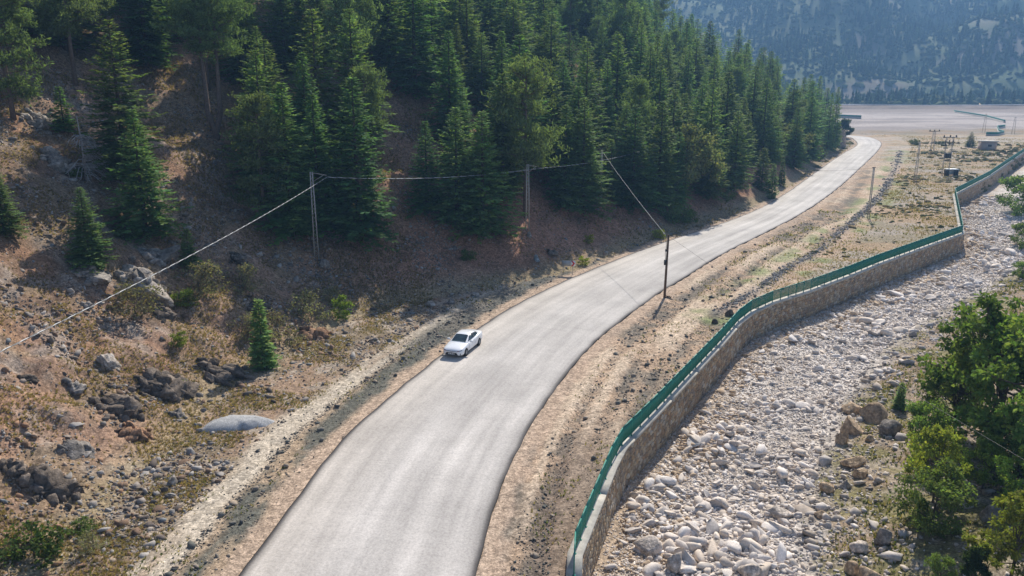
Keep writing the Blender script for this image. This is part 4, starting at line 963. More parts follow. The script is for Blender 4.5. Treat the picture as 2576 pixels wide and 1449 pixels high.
# grey gravel heap
p = on_ground(595, 1072); nn_ = 26; V = []; F = []
for i in range(nn_):
    for j in range(48):
        t = i / (nn_ - 1); a = 6.283 * j / 48; q = 1 + .12 * math.sin(a * 2 + .7) + .07 * math.sin(a * 3 + 2) + .04 * math.sin(a * 7 + 1) + .03 * math.sin(a * 11)
        x, y = 2.15 * q * t * math.cos(a), 1.25 * q * t * math.sin(a); z = .62 * (1 - t ** 3.6) - .10 + .11 * (fbm(np.array([x * 1.6]), np.array([y * 1.6]), 5, 4)[0] - .5) * (1 - t ** 6)
        V.append((x, y, z))
F = [(i * 48 + j, i * 48 + (j + 1) % 48, (i + 1) * 48 + (j + 1) % 48, (i + 1) * 48 + j) for i in range(nn_ - 1) for j in range(48)]
heap = link("gravel_heap", mesh_np("gravel_heap", np.array(V), np.array(F), np.tile(np.array((.44, .435, .425)), (len(V), 1)), True), mat_col("gravel", .95, 9.0, .7, 1.3, 22.0, .9, .06, .1, s2=28.0))
heap.location = (p[0], p[1], gz(p[0], p[1])); heap.rotation_euler = (0, 0, R(8)); tag(heap, "low rounded heap of grey gravel beside the sandy track", "gravel heap")

# ---------------------------------------------------------------- shrubs and bank trees
def bush(kind, bx, by, ty, label, fat=1.0): return at_px(kind, bx, by, ty, label, "shrub", None, "shrub", fat)
for a in [('bush0', 340, 790, 705, "grey green shrub above the tilted slab, beside the dark rock knob", 1.25), ('bush0', 500, 745, 660, "grey olive shrub on the cable side of the slope", 1.3), ('bush0', 612, 735, 665, "feathery grey shrub at the edge of the shaded bank", 1.1),
          ('bush0', 705, 870, 785, "grey shrub touching the narrow young fir", 1.25), ('bush0', 625, 850, 790, "grey brown shrub behind the narrow young fir", 1.2), ('bush0', 785, 805, 732, "olive shrub above the rusty cut bank", 1.1), ('bush0', 845, 770, 722, "grey shrub behind the bright yellow green one", 1.1),
          ('bush1', 855, 800, 745, "bright yellow green shrub at the foot of the slope", .9), ('bush1', 470, 770, 725, "bright green shrub beside the dark rock knob", 1.2), ('bush1', 448, 870, 835, "small yellow shrub in the dry grass", 1.3), ('bush1', 462, 978, 952, "tiny yellow flowering shrub on the dark crag", 1.0),
          ('bush2', 85, 1400, 1325, "dark green bush at the foot of the black outcrop", 1.3), ('bush0', 238, 1385, 1335, "pale silvery shrub near the sandy track", 1.1), ('bush2', 205, 1340, 1310, "low green shrub near the sandy track", 1.6),
          ('bush2', 1690, 560, 505, "green shrub on the bank opposite the wooden pole", 1.0), ('bush2', 1725, 558, 522, "round green shrub by the cutting above the road", 1.1), ('bush1', 1480, 612, 590, "yellow green shrub in the sunny gap of the cutting", 1.2), ('bush1', 1660, 600, 575, "small bright shrub at the road rim", 1.2),
          ('bush2', 1175, 655, 628, "dark green shrub on the shaded red bank", 1.2), ('bush2', 310, 600, 570, "low dark shrub beside the lone slope fir", 1.4), ('bush2', 190, 445, 420, "low green juniper patch under the dead tree", 1.8), ('bush1', 1465, 668, 645, "green weed clump above the chevron sign", 1.2),
          ('bush2', 2055, 400, 375, "low shrub below the corner fir of the road bend", 1.5), ('bush2', 2300, 365, 350, "low dark shrub in the field beside the dark conical tree", 1.2), ('bush2', 1830, 505, 480, "low shrub under the road bend firs", 1.2)]: bush(*a)
def btree(kind, bx, by, ty, label, cat, name, fat=1.0): return at_px(kind, bx, by, ty, label, cat, None, name, fat)
btree('leaf0', 2500, 1130, 745, "tall leafy tree with a dark trunk on the far river bank", "tree", "leafy_tree", 1.0)
btree('leaf0', 2395, 1105, 850, "leafy tree with drooping foliage beside the tall one", "tree", "leafy_tree", .78)
btree('leaf0', 2600, 1180, 720, "leafy tree partly beyond the tall one on the bank", "tree", "leafy_tree", .9)
btree('leaf1', 2345, 1265, 1070, "bright green bush nearest the boulders on the bank", "bush", "bush", .8)
btree('leaf2', 2345, 1335, 1180, "dark green low bush at the edge of the dry bank", "bush", "bush", 1.0)
btree('leaf1', 2470, 1240, 1095, "light green bush in front of the tall bank tree", "bush", "bush", .9)
btree('leaf2', 2330, 1160, 1010, "olive green bush beside the cream boulders", "bush", "bush", .75)
btree('leaf1', 2540, 1460, 1235, "yellow green bush low on the bank, largest of the light ones", "bush", "bush", 1.0)
btree('leaf1', 2590, 1300, 1100, "bright leafy bush above the lichened rock", "bush", "bush", 1.0)
btree('leaf2', 2560, 1200, 1060, "shaded dark bush under the tall bank tree", "bush", "bush", 1.1)
btree('juniper', 2440, 1490, 1362, "dense dark conical juniper on the bank", "juniper", "juniper_tree", .75)
btree('leaf2', 2360, 1475, 1400, "low green bush left of the dark juniper", "bush", "bush", .9)
btree('young0', 2262, 1030, 962, "small dark conical juniper standing alone above the boulders", "juniper", "juniper_tree", 1.2)
btree('leaf2', 2575, 540, 440, "dark bush on the far side of the riverbed bend", "bush", "bush", 1.2)
btree('leaf2', 2580, 625, 560, "shadowy bush at the riverbed's far bank", "bush", "bush", 1.1)
btree('leaf2', 2570, 700, 655, "olive bush at the dry gully of the bank", "bush", "bush", 1.0)
btree('fir5', 2440, 370, 331, "dark conical tree standing alone in the field by the hut", "tree", "conifer", 1.45)

# dead grey tree
p = on_ground(218, 455); dt = empty("dead_tree", tuple(p), 0, "dead grey tree with drooping bare branches on the open slope", "dead tree"); h = 5.6
mb = MB(); mb.tube([(0, 0, -.3), (.05, 0, h * .5), (-.1, 0, h)], [.16, .10, .03], 6, (.36, .33, .31)); mb.build("trunk", M['bark'], dt)
mb = MB(); r0 = np.random.default_rng(3)
for q in range(85):
    z = h * r0.uniform(.08, .72); a = r0.normal(.2, 1.1); L = (1.9 * (1 - z / h) + .5) * r0.uniform(.6, 1.2); c, s_ = math.cos(a), math.sin(a)
    e = np.array((c * L, s_ * L, z - L * r0.uniform(.2, .5))); m_ = np.array((c * L * .5, s_ * L * .5, z + .03))
    mb.tube([(0, 0, z), m_, e], [.05, .04, .022], 4, np.array((.42, .39, .365)) * r0.uniform(.8, 1.2), False)
    for w in range(3): u = r0.uniform(.4, .95); b0 = m_ * (1 - u) + e * u; mb.tube([b0, b0 + r0.normal(0, .22, 3) + np.array((c * .2, s_ * .2, -.12))], [.022, .015], 3, (.40, .37, .35), False)
mb.build("branches", M['bark'], dt)

# ---------------------------------------------------------------- poles, cables, sign
def lattice_pole(loc, h, label, arm=None, rz=0.0, wb=.42, wt=.2, name="lattice_pole", cross=False):
    o = empty(name, tuple(loc), rz, label, "utility pole")
    for sg in (-1, 1):
        mb = MB(); mb.bar((sg * wb / 2, 0, -.4), (sg * wt / 2, 0, h), .085, .10); mb.build("leg", M['steel'], o)
    mb = MB(); n_ = int(h / .42)
    for q in range(n_):
        z0, z1 = h * q / n_, h * (q + 1) / n_; sg = 1 if q % 2 else -1
        mb.bar((sg * (wb + (wt - wb) * z0 / h) / 2, 0, z0), (-sg * (wb + (wt - wb) * z1 / h) / 2, 0, z1), .03, .03)
    mb.build("bracing", M['steel'], o)
    if arm is not None:
        mb = MB(); mb.bar((-.12, 0, h - .05), (arm, 0, h - .32), .05); mb.bar((wt / 2, 0, h - .95), (arm * .8, 0, h - .30), .04); mb.build("arm", M['steel'], o)
        mb = MB(); mb.tube([(arm, 0, h - .3), (arm + .03, 0, h - .5)], [.04, .03], 6); mb.build("insulator", M['dark_metal'], o)
    if cross:
        mb = MB(); mb.box((0, 0, h + .02), (.7, .12, .1)); mb.build("crossarm", M['dark_metal'], o)
    return o
def top_of(bx, by, ty): 
    p = on_ground(bx, by); r = ray(bx, ty); z = CAM_H + r[2] * (np.hypot(p[0], p[1]) / np.hypot(r[0], r[1])); return p, z - p[2]
p1, h1 = top_of(797, 650, 432); lattice_pole(p1, h1, "leaning lattice steel pole with a short arm in front of the firs", 1.45, .0)
p2, h2 = top_of(1327, 581, 413); lattice_pole(p2, h2, "lattice steel pole on the red bank in front of the round topped pine", 1.15, .15)
p3, h3 = top_of(1511, 500, 378); lattice_pole(p3, h3, "thin pole half hidden by firs where the diagonal wire starts", None, .3, .24, .16)
p6 = on_ground(1640, 500); h6 = h2; lattice_pole(p6, 8.0, "lattice pole hidden among the firs above the road", None, .4, .3, .18)
p5, h5 = top_of(2184, 549, 421); lattice_pole(p5, h5, "lattice steel pole beside the stone row at the field's edge", None, .5, .42, .26, cross=True)
p4 = np.array((*on_plane(1671.5, 748), 0.0)); p4[2] = gz(p4[0], p4[1]); r = ray(1681, 591); h4 = CAM_H + r[2] * (np.hypot(*p4[:2]) / np.hypot(r[0], r[1])) - p4[2]
wp = empty("wooden_pole", tuple(p4), 0, "dark weathered wooden utility pole on the road verge", "utility pole")
mb = MB(); mb.tube([(0, 0, -.4), (.04, 0, h4 * .5), (.09, 0, h4)], [.13, .115, .095], 10); mb.build("shaft", M['wood_pole'], wp)
mb = MB(); mb.box((-.14, -.12, h4 * .57), (.2, .16, .5)); mb.build("meter_box", M['dark_metal'], wp)
mb = MB(); mb.tube([(-.1, -.1, h4 * .55), (-.16, -.1, h4 * .72), (-.1, -.1, h4 * .8), (-.14, -.08, h4 * .98)], .025, 5); mb.box((-.12, -.1, h4 * .76), (.12, .1, .22)); mb.build("drop_cable", M['dark_metal'], wp)
mb = MB(); mb.tube([(.09, 0, h4 - .1), (-.12, .1, h4 - .1)], .035, 6); mb.build("insulator", M['dark_metal'], wp)
for dx, dy, s_ in ((.35, .1, .22), (.6, -.1, .18)):
    V_, F_ = rock_proto(77, 2); o = link("boulder", mesh_np("boulder", V_ * s_, F_, np.tile((.15, .11, .085), (len(V_), 1))), M['rock']); o.location = (p4[0] + dx, p4[1] + dy, p4[2] + .08); tag(o, "brown clod of rock at the foot of the wooden pole", "boulder", "clods by the wooden pole")
def cable(a, b_, sag, rad_, label, twist=False):
    a, b_ = np.array(a, float), np.array(b_, float); t = np.linspace(0, 1, 40 if not twist else 160)[:, None]
    P_ = a * (1 - t) + b_ * t; P_[:, 2] -= (4 * sag * t * (1 - t))[:, 0]
    mb = MB()
    if twist:
        L = np.linalg.norm(b_ - a); ph = t[:, 0] * L * 6.283 / 1.1
        for k_, cc in ((0, (.5, .5, .48)), (math.pi, (.10, .10, .10))):
            Q_ = P_.copy(); Q_[:, 2] += rad_ * .8 * np.sin(ph + k_); Q_[:, 1] += rad_ * .8 * np.cos(ph + k_); mb.tube(Q_, rad_, 5, cc)
    else: mb.tube(P_, rad_, 5, (.3, .3, .29) if rad_ > .016 else (.03, .03, .03))
    o = mb.build("power_cable", M['cable_col'], None, True); tag(o, label, "cable"); return o
M['cable_col'] = mat_col("twisted_cable", .5, 3.0, .9, 1.1, 20, .1, .01, .5)
t1 = p1 + np.array((1.48, 0, h1 - .5)); t2 = p2 + np.array((1.18 * math.cos(.15), 1.18 * math.sin(.15), h2 - .5))
# the near span goes down to the left past the frame: pick its point on the frame edge at a likely height
rr_ = ray(-12, 872); rr_ = rr_ / np.linalg.norm(rr_); e0 = np.array((0, 0, CAM_H)) + rr_ * 36.0
dirn = e0 - t1; eend = t1 + dirn * 1.2
cable(t1, eend, .5, .021, "thick pale twisted cable running down from the first lattice pole over the slope", True)
cable(t1, t2, .55, .023, "twisted cable sagging between the two lattice poles", True)
cable(t2, p6 + np.array((0, 0, 7.6)), .5, .018, "twisted cable running from the second lattice pole into the firs", True)
cable(p6 + np.array((0, 0, 7.6)), p5 + np.array((0, 0, h5 - .05)), 1.6, .013, "thin dark cable crossing over the road to the lattice pole by the field")
t4 = p4 + np.array((.09, 0, h4 - .1))
cable(p3 + np.array((0, 0, h3 - .1)), t4 + np.array((-.2, .1, 0)), .25, .02, "pale straight cable slanting down from the firs to the wooden pole")
rr_ = ray(2571, 1132); rr_ = rr_ / np.linalg.norm(rr_); e1 = np.array((0, 0, CAM_H)) + rr_ * ((CAM_H - 5.0) / -rr_[2])
cable(t4, t4 + (e1 - t4) * 1.3, .55, .011, "thin dark cable stretching from the wooden pole across the riverbed")

# chevron sign
p = np.array((*on_plane(1417, 690), 0)); p[2] = gz(p[0], p[1]); sg = empty("chevron_sign", tuple(p), R(-12), "white and grey road bend sign with one red chevron on two posts", "road sign")
for x in (.05, 1.05): mb = MB(); mb.tube([(x, .03, -.3), (x, .03, 1.6)], .03, 8); mb.build("post", M['steel'], sg)
mb = MB(); mb.box((.30, -.012, 1.3), (.98, .025, .6)); mb.build("grey_panel", mat_plain("grey_sheet", (.33, .34, .34), .6, .1), sg)  # left part of the board: blank grey, darker than the white panel
mb = MB(); mb.box((1.06, -.016, 1.3), (.536, .03, .62)); pn = mb.build("white_panel", M['white_paint'], sg)
mb = MB(); y0 = -.0335
for s_ in (-1, 1):
    V_ = [(.85, y0, 1.3 + s_ * .29), (1.05, y0, 1.3 + s_ * .29), (1.29, y0, 1.3), (1.09, y0, 1.3)]; V_ += [(a, b_ - .004, c_) for a, b_, c_ in V_]
    mb.add(V_, [(0, 1, 2, 3), (7, 6, 5, 4), (0, 4, 5, 1), (1, 5, 6, 2), (2, 6, 7, 3), (3, 7, 4, 0)])
mb.build("red_chevron", mat_plain("red_sheet", (.55, .012, .02), .45, 0, .4, .05), pn)

# ---------------------------------------------------------------- things in the field beyond
def far_pt(x, y): q = on_plane(x, y); return np.array((q[0], q[1], gz(q[0], q[1])))
def twin_pole(bx, by, ty, label, trafo=False):
    p = far_pt(bx, by); r = ray(bx, ty); h = CAM_H + r[2] * (np.hypot(*p[:2]) / np.hypot(r[0], r[1])) - p[2]
    o = empty("transformer_pole" if trafo else "lattice_pole", tuple(p), .1, label, "utility pole")
    for x in (-.75, .75) if trafo else (-.5, .5):
        mb = MB()
        for dx in (-.14, .14): mb.bar((x + dx, 0, -.3), (x * (1 if trafo else .5) + dx * .7, 0, h), .07)
        for q in range(14): z = h * q / 14; sgn = 1 if q % 2 else -1; mb.bar((x * (1 if trafo else (1 - .5 * z / h)) + sgn * .14, 0, z), (x * (1 if trafo else (1 - .5 * z / h)) - sgn * .14, 0, z + h / 14), .04)
        mb.build("leg", M['steel'], o)
    mb = MB(); mb.box((0, 0, h), (3.2, .16, .14)); mb.build("crossarm", M['dark_metal'], o)
    for x in (-1.4, 0, 1.4): mb = MB(); mb.tube([(x, 0, h + .05), (x, 0, h + .28), (x, 0, h + .5)], [.10, .16, .05], 6); mb.build("insulator", M['dark_metal'], o)
    if trafo:
        mb = MB(); mb.box((0, 0, h * .53), (1.2, .8, 1.1)); mb.build("transformer", M['dark_metal'], o)
        for zz in (.80, .88): mb = MB(); mb.box((0, 0, h * zz), (2.2, .5, .12)); [mb.tube([(x, 0, h * zz), (x, 0, h * zz + .5)], .1, 5) for x in (-.9, 0, .9)]; mb.build("switch_frame", M['dark_metal'], o)
twin_pole(2377, 441, 345, "double pole carrying a dark transformer in the field", True)
twin_pole(2344, 383, 330, "distant double lattice pole with a wide crossarm behind the transformer")
p = far_pt(2301, 460); lattice_pole(p, 8.2, "thin lattice pole alone in the dry field", None, .2, .6, .2)
for bx, by, ty, lb in ((2474, 334, 287, "faint tall pylon by the far gravel fan"), (2548, 338, 296, "faint pylon beside the bare brown mound")):
    p = far_pt(bx, by); r = ray(bx, ty); h = CAM_H + r[2] * (np.hypot(*p[:2]) / np.hypot(r[0], r[1])) - p[2]; lattice_pole(p, h, lb, None, .2, 1.4, .5, "pylon", True)
p = far_pt(2482, 377); hut = empty("utility_hut", tuple(p), R(-8), "small plastered concrete hut with a flat roof in the field", "hut")
mb = MB(); mb.box((0, 0, 1.1), (4.0, 3.0, 2.6)); w_ = mb.build("wall", mat_plain("old_plaster", (.42, .35, .31), .9, 0, .1, .15, 1.0), hut)
mb = MB(); mb.box((0, 0, 2.52), (4.7, 3.7, .22)); mb.build("roof", M['concrete'], hut)
mb = MB(); mb.box((.1, -1.503, 1.35), (1.0, .04, .6)); mb.build("window", M['dark_metal'], hut)
p = far_pt(2392, 441); cab = empty("steel_shelter", tuple(p), R(5), "small white roofed steel shelter open at the front in the field", "shelter")
mb = MB(); mb.box((0, 0, 1.45), (2.5, 1.6, .16)); mb.build("roof", M['white_paint'], cab)
for x in (-1.1, 1.1): mb = MB(); mb.box((x, 0, .65), (.3, 1.4, 1.5)); mb.build("side_panel", M['dark_metal'], cab)
mb = MB(); mb.box((0, .5, .75), (1.9, .08, 1.2)); mb.build("back_panel", M['white_paint'], cab)

# far channel walls with green railings, seen beyond the fan
def far_wall(L, label, hw=2.2):
    Q = np.array([far_pt(*q) for q in L]); o = empty("far_channel_wall", tuple(Q[0]), 0, label, "wall"); A_ = resample_keep(Q[:, :2] - Q[0, :2], 4.0)
    link("wall_body", mesh_np("wall_body", *ribbon(offset(A_, .3), offset(A_, -.3), -.5, hw)), M['concrete'], o)
    f_ = link("railing", mesh_np("railing", *ribbon(offset(A_, .05), offset(A_, -.05), hw, hw + .75)), M['green_steel'], o)
far_wall([(2400, 283), (2432, 288), (2480, 296), (2528, 309)], "distant pale channel wall with green railing stepping down the gravel fan", .7)
far_wall([(2528, 322), (2508, 324), (2512, 334), (2525, 338), (2510, 342), (2480, 342)], "distant curved wall with green railing at the end of the gravel fan", .6)
far_wall([(2100, 296), (2166, 299)], "distant straight wall with green railing beyond the road bend", 1.0)
# highway on its embankment
def band(name, prof, colr, mat, parent=None):
    """a strip along the far valley road with the given cross-section (offset, height)"""
    k = len(prof); X = np.linspace(-150, 900, 120); V_ = []
    for x in X:
        yb = 540 - .022 * x + 1.5 * math.sin(x / 90); V_ += [(x, yb + o, z + .25 * math.sin(x / 17 + o) * (0 < o < 40 and z < 4)) for o, z in prof]
    F_ = [(i * k + j, i * k + j + 1, (i + 1) * k + j + 1, (i + 1) * k + j) for i in range(len(X) - 1) for j in range(k - 1)]
    c_ = lerp(np.tile(np.array(colr), (len(V_), 1)), np.array(colr) * .6, sstep(.4, .7, fbm(np.array(V_)[:, 0] / 14, np.array(V_)[:, 2] / 1.2, 181, 3)))
    return link(name, mesh_np(name, np.array(V_), np.array(F_), c_), mat, parent)
hw_ = band("highway", [(-16, -1.0), (-8, .4), (0, 2.0), (9, 2.0), (15, .5), (20, -1)], (.25, .20, .165), M['soil']); tag(hw_, kind='structure')
band("road_surface", [(1.2, 1.9), (1.2, 2.06), (7.8, 2.06), (7.8, 1.9)], (.40, .37, .34), M['soil'], hw_)
band("guard_rail", [(.6, 2.3), (.6, 2.6), (.7, 2.6), (.7, 2.3)], (.7, .7, .68), M['white_paint'], hw_)
# bushes and trees at the mountain's foot
for q in range(46):
    x = rng.uniform(150, 560); y = rng.uniform(575, 690); kd = ['leaf2', 'leaf0', 'juniper', 'olive'][q % 4]
    plant(kd, (x, y, gz(x, y) - .1), rng.uniform(3.0, 8.5), "small distant tree on the green strip below the mountain", "tree", "trees along the mountain's foot", "distant_tree", 1.25)
# rock cut at the bend
rock("rock_cut", 2118, 372, 26, 48, "bare pinkish rock cut face on the inside of the road bend", "rock face", (1.35, 1.2, 1.1), 15, .3, 4, .8)

# ---------------------------------------------------------------- white sedan
from mathutils.bvhtree import BVHTree
def loft(secs, close=True):
    k = len(secs[0]); V = [p for s_ in secs for p in s_]; F = []
    for i in range(len(secs) - 1):
        for j in range(k): F.append((i * k + j, i * k + (j + 1) % k, (i + 1) * k + (j + 1) % k, (i + 1) * k + j))
    if close: F += [tuple(range(k))[::-1], tuple((len(secs) - 1) * k + j for j in range(k))]
    return V, F
def solid(V, F, sub=2, cuts=()):
    me = bpy.data.meshes.new("tmp"); me.from_pydata([tuple(map(float, v)) for v in V], [], F); me.update()
    bm = bmesh.new(); bm.from_mesh(me); bmesh.ops.recalc_face_normals(bm, faces=bm.faces); bm.to_mesh(me); bm.free()
    sc2 = bpy.data.scenes.new("tmp"); o = bpy.data.objects.new("tmp", me); sc2.collection.objects.link(o)
    md = o.modifiers.new("s", 'SUBSURF'); md.levels = sub; md.render_levels = sub; extra = []
    for c_ in cuts:
        mb = MB(); mb.tube([(c_[0], c_[1] - .17, c_[2]), (c_[0], c_[1] + .17, c_[2])], c_[3], 24); ob = bpy.data.objects.new("cut", mb.mesh("cut")); sc2.collection.objects.link(ob)
        bm = bmesh.new(); bm.from_mesh(ob.data); bmesh.ops.recalc_face_normals(bm, faces=bm.faces); bm.to_mesh(ob.data); bm.free()
        m2 = o.modifiers.new("b", 'BOOLEAN'); m2.object = ob; m2.operation = 'DIFFERENCE'; extra.append(ob)
    vl = sc2.view_layers[0]; vl.update(); dg = vl.depsgraph; out = bpy.data.meshes.new_from_object(o.evaluated_get(dg))
    for ob in extra + [o]: bpy.data.objects.remove(ob)
    bpy.data.scenes.remove(sc2); out.polygons.foreach_set("use_smooth", np.ones(len(out.polygons), bool))
    return out
secs = []
for x, w, zl, zs, zc in ((2.31, .52, .30, .56, .60), (2.25, .70, .24, .62, .68), (2.12, .81, .21, .67, .765), (1.85, .875, .19, .72, .84), (1.38, .895, .19, .79, .915), (.95, .892, .19, .85, .975), (.2, .89, .19, .90, .99), (-.7, .89, .19, .94, 1.0),
                         (-1.32, .892, .19, .965, 1.03), (-1.8, .88, .21, .975, 1.06), (-2.1, .84, .25, .965, 1.065), (-2.26, .76, .30, .90, 1.0), (-2.33, .60, .36, .78, .82)):
    half = [(w * .82, zl), (w * .985, zl + .09), (w, zl + (zs - zl) * .55), (w * .965, zs), (w * .80, zs + (zc - zs) * .72), (w * .42, zc - .006)]
    secs.append([(x, y, z) for y, z in half] + [(x, -y, z) for y, z in half[::-1]])
body_me = solid(*loft(secs), 2, [(1.38, .86, .325, .365), (1.38, -.86, .325, .365), (-1.32, .86, .325, .365), (-1.32, -.86, .325, .365)])
cs_ = []
for x, zr, wr, wb in ((1.06, .935, .66, .74), (.98, .985, .66, .76), (.60, 1.165, .625, .785), (.22, 1.335, .60, .79), (.02, 1.395, .585, .79), (-.35, 1.435, .58, .79), (-.8, 1.41, .57, .78), (-1.1, 1.35, .555, .77), (-1.42, 1.22, .54, .74), (-1.75, 1.08, .52, .70), (-1.86, 1.02, .50, .66)):
    half = [(wb, .88), (wb - .01, .9 + (zr - .9) * .10), (wr + (wb - wr) * .42, .9 + (zr - .9) * .60), (wr, zr - .035), (wr * .5, zr - .004)]
    cs_.append([(x, y, z) for y, z in half] + [(x, -y, z) for y, z in half[::-1]])
cab_me = solid(*loft(cs_), 2)
m, nt, n, l, b = nodes_of("white_car_paint"); b.inputs["Base Color"].default_value = (.76, .77, .78, 1); b.inputs["Roughness"].default_value = .3; b.inputs["Coat Weight"].default_value = .8; b.inputs["Coat Roughness"].default_value = .05; M['car'] = m
t_ = nz(nt, 1.5, 3, n.new("ShaderNodeTexCoord").outputs["Object"]); l.new(ramp(nt, t_.outputs[0], [(.3, (.72, .73, .735)), (.7, (.78, .785, .79))]).outputs[0], b.inputs["Base Color"])
m, nt, n, l, b = nodes_of("car_glass"); b.inputs["Base Color"].default_value = (.012, .025, .032, 1); b.inputs["Roughness"].default_value = .06; b.inputs["Specular IOR Level"].default_value = .6; M['glass'] = m
t_ = nz(nt, 2.2, 3, n.new("ShaderNodeTexCoord").outputs["Object"]); l.new(ramp(nt, t_.outputs[0], [(.35, (.008, .02, .027)), (.75, (.03, .055, .06))]).outputs[0], b.inputs["Base Color"])
M['black'] = mat_plain("black_plastic", (.012, .012, .013), .45, 0, .4, .1); M['rubber'] = mat_plain("tyre_rubber", (.018, .018, .018), .85, 0, .2, .2)
M['alloy'] = mat_plain("alloy", (.42, .42, .43), .35, .8, .5, .08); M['lamp'] = mat_plain("lamp_glass", (.10, .12, .16), .12, .2, .6, .2, 20); M['red_lamp'] = mat_plain("red_lamp", (.42, .01, .015), .2, 0, .5, .1)
fa, ra_ = on_plane(1172, 896.6), on_plane(1204.5, 870.3); fd = (fa - ra_) / np.linalg.norm(fa - ra_); lf = np.array((-fd[1], fd[0]))
cc_ = (fa + ra_) / 2 - lf * .80
car = empty("parked_car", (cc_[0], cc_[1], .055), math.atan2(fd[1], fd[0]), "white four door sedan standing at the edge of the road", "car")
body = link("body", body_me, M['car'], car); cabn = link("cabin", cab_me, M['car'], car)
allV = [v.co.copy() for v in body_me.vertices] ; nb0 = len(allV); polys = [tuple(p_.vertices) for p_ in body_me.polygons]
allV += [v.co.copy() for v in cab_me.vertices]; polys += [tuple(v + nb0 for v in p_.vertices) for p_ in cab_me.polygons]
bvh = BVHTree.FromPolygons(allV, polys)
def patch(name, corners, org, axis, mat, parent, nu=8, nv=4, lift=.008):
    """a panel laid on the bodywork; corners in the plane across the axis"""
    a, b_, c_, d = [np.array(q, float) for q in corners]; V = []
    ax = Vector(axis)
    for i in range(nv + 1):
        for j in range(nu + 1):
            u, v = j / nu, i / nv; q = (a * (1 - u) + b_ * u) * (1 - v) + (d * (1 - u) + c_ * u) * v
            hit, nrm, _, _ = bvh.ray_cast(Vector(q) + ax * 3.0, -ax)
            V.append(tuple((hit + ax * lift) if hit else q))
    V = np.array(V); F = [(i * (nu + 1) + j, i * (nu + 1) + j + 1, (i + 1) * (nu + 1) + j + 1, (i + 1) * (nu + 1) + j) for i in range(nv) for j in range(nu)]
    # thickness
    n_ = len(V); V2 = np.vstack([V, V - np.array(axis) * .02]); F2 = F + [tuple(q + n_ for q in f_[::-1]) for f_ in F]
    rim = [j for j in range(nu + 1)] + [(i + 1) * (nu + 1) - 1 for i in range(1, nv + 1)] + [nv * (nu + 1) + j for j in range(nu - 1, -1, -1)] + [i * (nu + 1) for i in range(nv - 1, 0, -1)]
    F2 += [(rim[q], rim[(q + 1) % len(rim)], rim[(q + 1) % len(rim)] + n_, rim[q] + n_) for q in range(len(rim))]
    return link(name, mesh_np(name, V2, F2, None, True), mat, parent)
up = (0, 0, 1)
patch("windscreen", [(.95, -.60, 0), (.95, .60, 0), (.17, .53, 0), (.17, -.53, 0)], None, up, M['glass'], car, 12, 8)
patch("rear_window", [(-1.08, -.48, 0), (-1.08, .48, 0), (-1.72, .46, 0), (-1.72, -.46, 0)], None, up, M['glass'], car, 10, 6)
for s_ in (-1, 1):
    ax = (0, s_, 0)
    patch("front_side_window", [(.72, 0, .985), (-.36, 0, 1.0), (-.36, 0, 1.34), (.20, 0, 1.27)], None, ax, M['glass'], car, 10, 4)
    patch("rear_side_window", [(-.42, 0, 1.0), (-1.42, 0, 1.02), (-1.12, 0, 1.26), (-.42, 0, 1.335)], None, ax, M['glass'], car, 10, 4)
    patch("window_trim", [(-.365, 0, .985), (-.415, 0, .985), (-.415, 0, 1.36), (-.365, 0, 1.36)], None, ax, M['black'], car, 1, 5, .010)
    patch("door_seam", [(.78, 0, .32), (.765, 0, .32), (.745, 0, .9), (.76, 0, .9)], None, ax, M['black'], car, 1, 6, .003)
    patch("door_seam", [(-.385, 0, .30), (-.40, 0, .30), (-.40, 0, .95), (-.385, 0, .95)], None, ax, M['black'], car, 1, 6, .003)
    patch("door_handle", [(-.10, 0, .80), (-.29, 0, .805), (-.29, 0, .835), (-.10, 0, .83)], None, ax, M['alloy'], car, 3, 1, .025)
    patch("door_handle", [(-1.0, 0, .83), (-1.19, 0, .835), (-1.19, 0, .865), (-1.0, 0, .86)], None, ax, M['alloy'], car, 3, 1, .025)
    mb = MB(); mb.box((.62, s_ * 1.0, 1.0), (.13, .22, .13)); mb.box((.60, s_ * .88, .96), (.06, .12, .04)); mi = mb.build("wing_mirror", M['car'], car)
    patch("headlight", [(0, s_ * .46, .60), (0, s_ * .80, .645), (0, s_ * .78, .70), (0, s_ * .47, .645)], None, (1, 0, 0), M['lamp'], car, 8, 2, .012)
    patch("daytime_lamp", [(0, s_ * .47, .605), (0, s_ * .60, .622), (0, s_ * .60, .650), (0, s_ * .48, .632)], None, (1, 0, 0), M['red_lamp'], car, 4, 1, .018)
    patch("fog_lamp_trim", [(0, s_ * .66, .30), (0, s_ * .74, .30), (0, s_ * .74, .46), (0, s_ * .71, .46)], None, (1, 0, 0), M['black'], car, 3, 3, .010)
    patch("tail_light", [(0, s_ * .42, .82), (0, s_ * .78, .80), (0, s_ * .79, .90), (0, s_ * .42, .90)], None, (-1, 0, 0), M['red_lamp'], car, 6, 2, .012)
patch("grille", [(0, -.60, .27), (0, .60, .27), (0, .40, .50), (0, -.40, .50)], None, (1, 0, 0), M['black'], car, 14, 4, .010)
patch("upper_grille_bar", [(0, -.46, .592), (0, .46, .592), (0, .46, .618), (0, -.46, .618)], None, (1, 0, 0), M['black'], car, 14, 1, .012)
pl = patch("number_plate", [(0, -.26, .355), (0, .26, .355), (0, .26, .465), (0, -.26, .465)], None, (1, 0, 0), M['white_paint'], car, 8, 1, .03)
for q in range(8):
    if q in (2, 5): continue
    y = -.20 + q * .055; patch("plate_character", [(0, y, .375), (0, y + .032, .375), (0, y + .032, .445), (0, y, .445)], None, (1, 0, 0), M['black'], pl, 1, 1, .034)
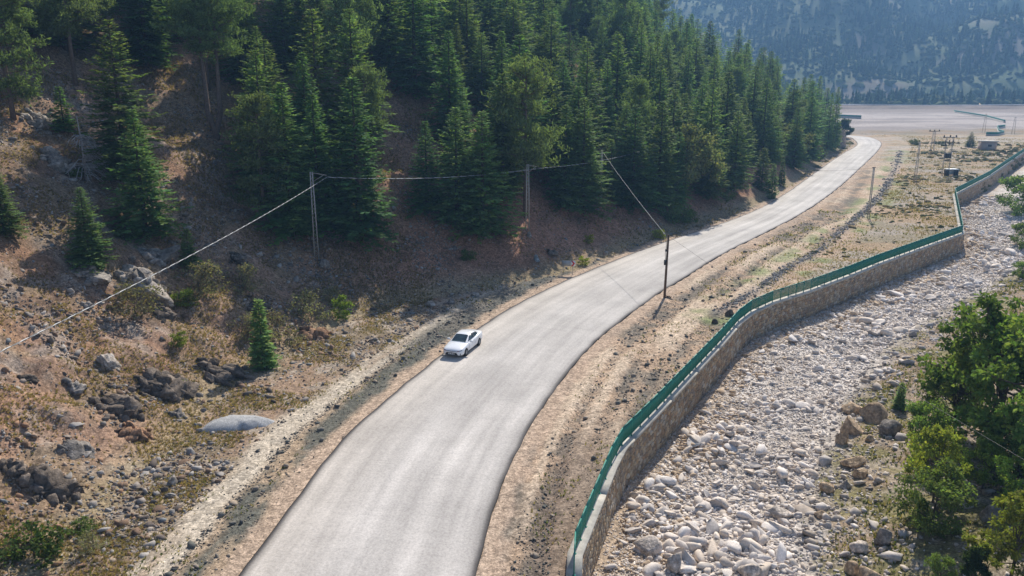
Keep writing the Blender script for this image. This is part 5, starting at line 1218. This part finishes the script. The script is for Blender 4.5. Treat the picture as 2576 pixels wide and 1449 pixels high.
em = MB(); th = np.linspace(0, 6.283, 17); hit = bvh.ray_cast(Vector((3, 0, .575)), Vector((-1, 0, 0)))[0]; hx = hit.x + .015
em.tube([(hx, .075 * math.cos(a), .575 + .05 * math.sin(a)) for a in th], .011, 5); em.tube([(hx, .03 * math.cos(a), .585 + .038 * math.sin(a)) for a in th], .009, 5); em.build("emblem", M['alloy'], car)
for x in (1.38, -1.32):
    for s_ in (-1, 1):
        w_ = MB(); prof = [(.20, -.10), (.29, -.105), (.315, -.08), (.325, 0), (.315, .08), (.29, .105), (.20, .10)]; V_ = []; nA = 28
        for q in range(nA):
            a = 6.283 * q / nA
            for r_, yy in prof: V_.append((r_ * math.cos(a), yy, r_ * math.sin(a)))
        k = len(prof); w_.add(V_, [(q * k + j, q * k + j + 1, ((q + 1) % nA) * k + j + 1, ((q + 1) % nA) * k + j) for q in range(nA) for j in range(k - 1)])
        ty = w_.build("wheel", M['rubber'], car, True); ty.location = (x, s_ * .79, .325)
        rm = MB(); V_ = []; 
        for q in range(24):
            a = 6.283 * q / 24; V_ += [(.205 * math.cos(a), s_ * .06, .205 * math.sin(a)), (.215 * math.cos(a), s_ * .098, .215 * math.sin(a))]
        rm.add(V_, [(2 * q, 2 * q + 1, (2 * q + 3) % 48, (2 * q + 2) % 48) for q in range(24)]); 
        for q in range(10): a = 6.283 * q / 10; rm.bar((.03 * math.cos(a), s_ * .085, .03 * math.sin(a)), (.205 * math.cos(a), s_ * .085, .205 * math.sin(a)), .035, .02)
        rm.tube([(0, s_ * .07, 0), (0, s_ * .10, 0)], .045, 10); rm.build("rim", M['alloy'], ty)
        ds = MB(); ds.tube([(0, s_ * .03, 0), (0, s_ * .055, 0)], .19, 18); ds.build("brake_disc", M['dark_metal'], ty)

# ---------------------------------------------------------------- the air of the valley
hz = MB(); hz.box((350, 900, 120), (3400, 2700, 290))
m = bpy.data.materials.new("valley_air"); m.use_nodes = True; nt = m.node_tree; nt.nodes.remove(nt.nodes["Principled BSDF"])
pv = nt.nodes.new("ShaderNodeVolumePrincipled"); pv.inputs["Density"].default_value = .0004; pv.inputs["Color"].default_value = (.31, .59, 1.0, 1); pv.inputs["Anisotropy"].default_value = 0.15
nt.links.new(pv.outputs[0], nt.nodes["Material Output"].inputs["Volume"])
hz_o = hz.build("haze", m); tag(hz_o, "thin blue summer haze filling the valley air", "haze", kind='stuff')
